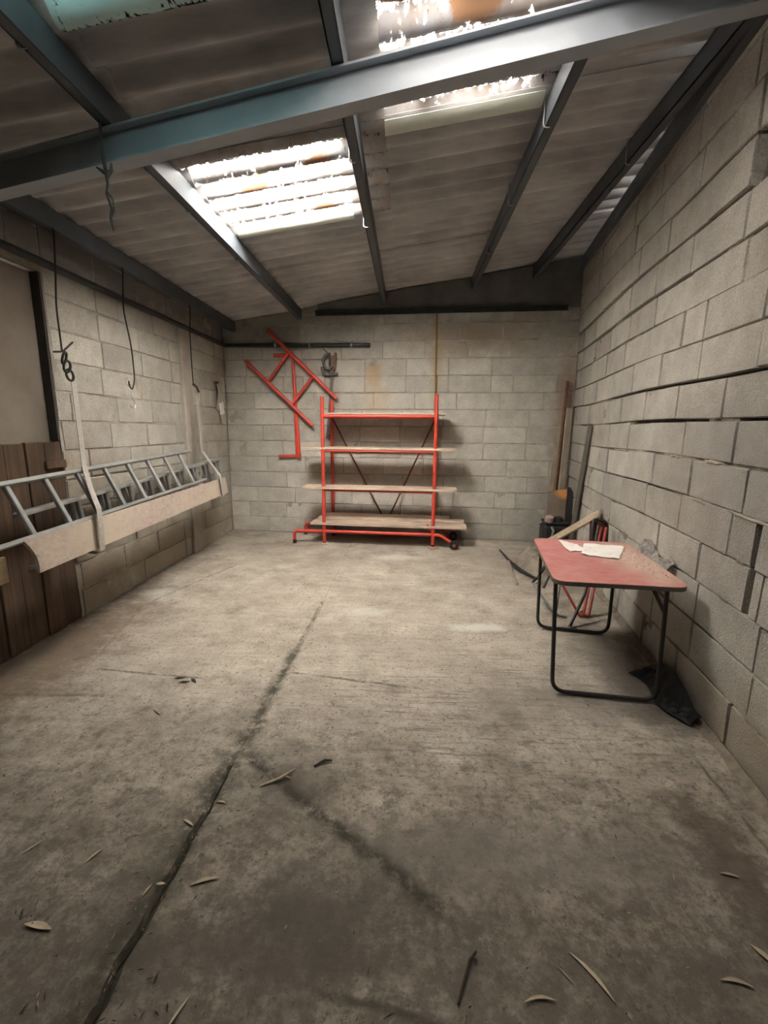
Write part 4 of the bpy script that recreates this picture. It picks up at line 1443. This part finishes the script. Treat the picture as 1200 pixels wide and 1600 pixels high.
# black machine
mc = thing('black_machine', (1.70, 5.13, 0), 'small black machine in the far corner in front of the leaning boards', 'machine')
mb = MB(); mb.box((1.705, 5.13, 0.165), (0.29, 0.25, 0.31), -0.08, 0.035); mb.build('body', MACHINE, mc)
mb = MB(); mb.box((1.705, 5.12, 0.335), (0.27, 0.22, 0.03), -0.08, 0.01); mb.build('lid', MACHINE, mc)
mb = MB(); mb.lathe((1.625, 5.0, 0.13), (0.1, -1, 0.05), [(0, 0.055), (0.02, 0.06), (0.06, 0.055), (0.065, 0.03)], 16); mb.build('filler_cap', MACHINE, mc, smooth=True)
mb = MB(); mb.lathe((1.615, 5.06, 0.35), (0, -0.3, 1), [(0, 0.045), (0.03, 0.05), (0.06, 0.045), (0.07, 0.03)], 16); o = mb.build('cap', plain('faded_pink_plastic', (0.36, 0.26, 0.24), 0.2, 12, 0.7), mc, smooth=True)
mb = MB(); mb.lathe((1.72, 5.08, 0.345), (0, 0, 1), [(0, 0.05), (0.05, 0.05), (0.06, 0.03)], 16); mb.build('knob', MACHINE, mc, smooth=True)
mb = MB(); mb.tube(fillet([(1.63, 5.0, 0.30), (1.645, 4.97, 0.26), (1.635, 4.99, 0.18)], 0.02, 3), 0.012, 8); mb.build('lever', ALUD, mc, smooth=True)
# brown board with black side
mb = MB()


def slabf(u, v):
    return (1.665 + 0.20 * u + 0.01 * v, 5.32 - 0.03 * u + 0.03 * v, 0.02 + 0.63 * v + 0.035 * math.sin(math.pi * u * 0.5) * v)


mb.sheet(slabf, 6, 8, -0.03)
tag(mb.build('stained_board', ORANGE), 'brown board with an orange stained top corner leaning behind the black machine', 'board')
mb = MB()
mb.sheet(lambda u, v: (1.865 + 0.015 * v - 0.012 * u, 5.06 + 0.16 * u + 0.04 * v, 0.02 + (0.70 - 0.05 * (1 - u)) * v), 3, 10, -0.022)
tag(mb.build('black_board', RUBBER), 'narrow black board standing on edge beside the orange stained board', 'board')
# tall poles and boards in the corner
mb = MB(); mb.tube([(1.74, 5.385, 0.01), (1.785, 5.41, 1.0), (1.825, 5.43, 1.92)], 0.016, 9)
tag(mb.build('rusty_pole', RUST, smooth=True), 'tall thin rusty pole leaning in the far right corner', 'pole')
mb = MB(); mb.bar((1.70, 5.41, 0.0), (1.775, 5.45, 1.42), 0.02, 0.06, up=(1, 0, 0), bev=0.003)
tag(mb.build('corner_board', OLDW), 'old brown board behind the rusty pole in the corner', 'board', 'old boards leaning in the corner')
mb = MB(); mb.bar((1.81, 5.37, 0.0), (1.862, 5.40, 1.62), 0.02, 0.075, up=(1, 0.3, 0), bev=0.003)
tag(mb.build('corner_board', OLDW), 'tall grey brown board to the right of the rusty pole in the corner', 'board', 'old boards leaning in the corner')
mb = MB(); mb.bar((1.79, 4.88, 0.0), (1.782, 4.55, 1.42), 0.016, 0.12, up=(0.1, 1, 0), bev=0.003)
tag(mb.build('dark_plank', plain('dark_grey_board', (0.14, 0.125, 0.105), 0.4, 6, 0.85)), 'dark plank leaning against the right wall near the corner', 'plank')
# sack and bent tool on the floor
mb = MB()


def sackf(u, v):
    a = 2 * math.pi * u
    r_ = math.sin(math.pi * min(0.98, v * 0.5 + 0.02) + 0) if v < 1 else 1
    k = 1 + 0.25 * nz(math.cos(a), math.sin(a), v, 2.2)
    z = 0.16 * math.cos(v * math.pi / 2) * (1 + 0.4 * nz(math.cos(a), math.sin(a), v * 2, 2.5))
    rad = math.sin(v * math.pi / 2) * k
    return (1.33 + 0.17 * rad * math.cos(a), 4.45 + 0.32 * rad * math.sin(a), max(0.0, z))


mb.grid(sackf, 28, 10)
tag(mb.build('empty_sack', SACK, smooth=True), 'dusty grey sack slumped on the floor beyond the table', 'sack')
t = thing('pickaxe', (1.1, 4.2, 0), 'dark bent pick head on a stick lying on the floor in front of the sack', 'tool')
mb = MB(); mb.tube([(0.985, 4.60, 0.13), (1.04, 4.42, 0.075), (1.12, 4.22, 0.03), (1.22, 4.0, 0.018)], [0.008, 0.014, 0.016, 0.010], 8); mb.build('head', DARKSTEEL, t, smooth=True)
mb = MB(); mb.tube([(1.04, 4.42, 0.075), (1.02, 4.16, 0.03), (1.0, 3.86, 0.016)], [0.010, 0.012, 0.014], 8); mb.build('handle', SACK, t, smooth=True)
# loose dark wire coil seen above the sack
mb = MB()
cp = []
for i in range(40):
    a = i * 0.55
    cp.append((1.30 + 0.05 * math.cos(a), 4.10 + 0.06 * math.sin(a * 0.9), 0.10 + 0.0065 * i + 0.012 * math.sin(a * 1.7)))
mb.tube(cp, 0.005, 6)
tag(mb.build('wire_coil', plain('dull_wire', (0.14, 0.12, 0.11), 0.3, 30, 0.6, 0.4), smooth=True), 'tangled coil of thin wire by the far corner of the table', 'wire')


# ------------------------------------------------------------------ litter on the floor
def leaf(name, label, x, y, L, W, ang, curl=0.3, mat=LEAF, cat='leaf', lift=0.006):
    mb = MB()
    ca, sa = math.cos(ang), math.sin(ang)

    def fn(u, v):
        t_ = (u - 0.5) * L
        wv = W * math.sin(math.pi * min(0.97, max(0.03, u))) ** 0.8 * (v - 0.5)
        bend = 0.18 * L * curl * math.sin(math.pi * u)
        px, py_ = t_, wv + bend
        z = lift + abs(wv) * 0.22 + curl * 0.10 * L * (u - 0.5) ** 2
        return (x + px * ca - py_ * sa, y + px * sa + py_ * ca, z)
    mb.sheet(fn, 8, 2, 0.0012)
    o = mb.build(name, mat)
    return tag(o, label, cat)


LG = [('dry_leaf', 'broad dry leaf alone on the floor near the lower left of the picture', -1.0, 0.96, 0.085, 0.026, -0.1, 0.2),
      ('dry_leaf', 'long curled leaf just right of the floor joint', -0.595, 1.11, 0.085, 0.018, 0.35, 0.4),
      ('dry_leaf', 'long pale seed pod in the right foreground, bent at its thick end', 0.49, 0.93, 0.125, 0.014, -0.95, 0.35),
      ('dry_leaf', 'pale leaf lying across the dirty joint', -0.725, 1.095, 0.028, 0.011, 0.1, 0.2),
      ('dry_leaf', 'slim leaf standing beside the joint, below the curled one', -0.755, 1.075, 0.035, 0.010, 1.3, 0.2),
      ('dry_leaf', 'thin leaf sliver touching the joint higher up, left side', -0.745, 1.31, 0.05, 0.012, -0.45, 0.2),
      ('dry_leaf', 'curved leaf bridging the joint highest up', -0.665, 1.40, 0.04, 0.012, -0.2, 0.6),
      ('dry_leaf', 'pale leaf on the left slab with a dark tip', -0.99, 1.17, 0.06, 0.010, 1.15, 0.2),
      ('dry_leaf', 'thin pale straw at the far left of the foreground', -1.21, 1.19, 0.07, 0.006, 1.0, 0.1),
      ('dry_leaf', 'small leaf near the right wall in front of the dark stain', 1.03, 1.225, 0.055, 0.012, -0.2, 0.3),
      ('dry_leaf', 'bent brown leaf in the lower right corner of the floor', 0.85, 0.935, 0.075, 0.014, -0.15, 0.6),
      ('dry_leaf', 'pale leaf at the right edge of the picture', 0.965, 1.005, 0.055, 0.02, -1.0, 0.2),
      ('dry_leaf', 'thin curved husk at the very bottom, left of the long seed pod', 0.345, 0.87, 0.08, 0.010, 0.1, 0.7),
      ('dry_leaf', 'short dark leaf near the middle of the left slab', -0.95, 2.68, 0.085, 0.022, 1.5, 0.1),
      ('dry_leaf', 'dark leaf furthest back on the left slab', -1.12, 3.42, 0.05, 0.03, 0.3, 0.2),
      ('dry_leaf', 'pale leaf pair left of the joint, half way along the floor', -1.20, 1.91, 0.07, 0.018, -0.6, 0.4),
      ('dry_leaf', 'small straw right of the long seed pod', 0.425, 0.93, 0.05, 0.004, -0.9, 0.1),
      ('dry_leaf', 'pale upright straw at the bottom edge, left of centre', -0.52, 0.80, 0.075, 0.008, 1.2, 0.1)]
for (nm, lb, x, y, L, W, a, cu) in LG:
    leaf(nm, lb, x, y, L, W * 0.72, a, cu)
mb = MB(); mb.tube([(0.145, 0.855, 0.005), (0.165, 0.90, 0.006), (0.185, 0.945, 0.008), (0.205, 0.965, 0.012)], [0.003, 0.004, 0.0045, 0.003], 6)
mb.tube([(0.195, 0.955, 0.010), (0.205, 0.945, 0.008)], 0.0025, 5)
tag(mb.build('dark_twig', TWIG, smooth=True), 'dark curved twig in the foreground left of the seed pod', 'twig')
mb = MB(); mb.tube([(-0.545, 1.485, 0.006), (-0.48, 1.525, 0.010), (-0.43, 1.575, 0.012)], [0.004, 0.005, 0.003], 6); mb.tube([(-0.46, 1.535, 0.010), (-0.44, 1.53, 0.008)], 0.003, 5)
tag(mb.build('dry_stick', LEAF, smooth=True), 'dry stick lying across the V-shaped crack', 'twig')
mb = MB(); mb.tube([(-0.36, 1.60, 0.006), (-0.32, 1.63, 0.012), (-0.29, 1.635, 0.008)], [0.004, 0.006, 0.003], 6)
tag(mb.build('bark_scrap', TWIG, smooth=True), 'small bark scrap right of the stick on the V-shaped crack', 'twig')
for k, (x, y, a) in enumerate([(-1.235, 2.21, 0.3), (-1.15, 2.19, -0.7), (-1.19, 2.17, 0.1)]):
    leaf('wood_chip', ['left', 'right', 'front'][k] + ' one of three dark chips together on the left slab', x, y, 0.06, 0.014, a, 0.2, TWIG, 'chip')

cr_ = random.Random(21)
mb = MB()
for i in range(1100):
    x = cr_.uniform(-1.9, 1.3)
    y = 0.65 + 3.6 * cr_.random() ** 1.6
    if x > right_x(y) - 0.1 or x < XL + 0.15: continue
    if cr_.random() < 0.35: x = joint_x(y) + cr_.gauss(0, 0.12)
    L = cr_.uniform(0.006, 0.032) * cr_.uniform(0.6, 1.2)
    W = cr_.uniform(0.0015, 0.005)
    a = cr_.uniform(0, math.pi)
    z = 0.0065
    d = Vector((math.cos(a), math.sin(a), cr_.uniform(-0.06, 0.12)))
    s_ = Vector((-d.y, d.x, 0)) * W
    c = Vector((x, y, z))
    mb.add([c - d * L / 2 - s_ * .3, c + s_ * .5, c + d * L / 2, c - s_ * .5, c + Vector((0, 0, 0.0022))], [(0, 3, 4), (3, 2, 4), (2, 1, 4), (1, 0, 4), (0, 1, 2, 3)], 0 if cr_.random() < 0.6 else 1)
tag(mb.build('straw_chaff', [STRAW, TWIG]), 'tiny straw and bark flecks scattered over the concrete floor', 'litter', kind='stuff')

# dirt ridge swept along the foot of the right wall
mb = MB()


def ridge(u, v):
    y = 5.0 - 3.9 * u
    xr = right_x(y) - 0.006
    wd = 0.05 + 0.025 * nz(y, 1, 0, 3)
    x = xr - wd * v
    z = (0.022 + 0.02 * nz(y, 2, 0, 6)) * (1 - v) ** 1.5 + 0.010 * abs(nz(x, y, 3, 25)) * (1 - v) - 0.002
    return (x, y, z)


mb.grid(ridge, 120, 6)
tag(mb.build('swept_dirt', plain('swept_dirt', (0.24, 0.20, 0.155), 0.5, 25, 0.98, bump=0.6)), 'low ridge of swept dirt along the foot of the right wall', 'dirt', kind='stuff')
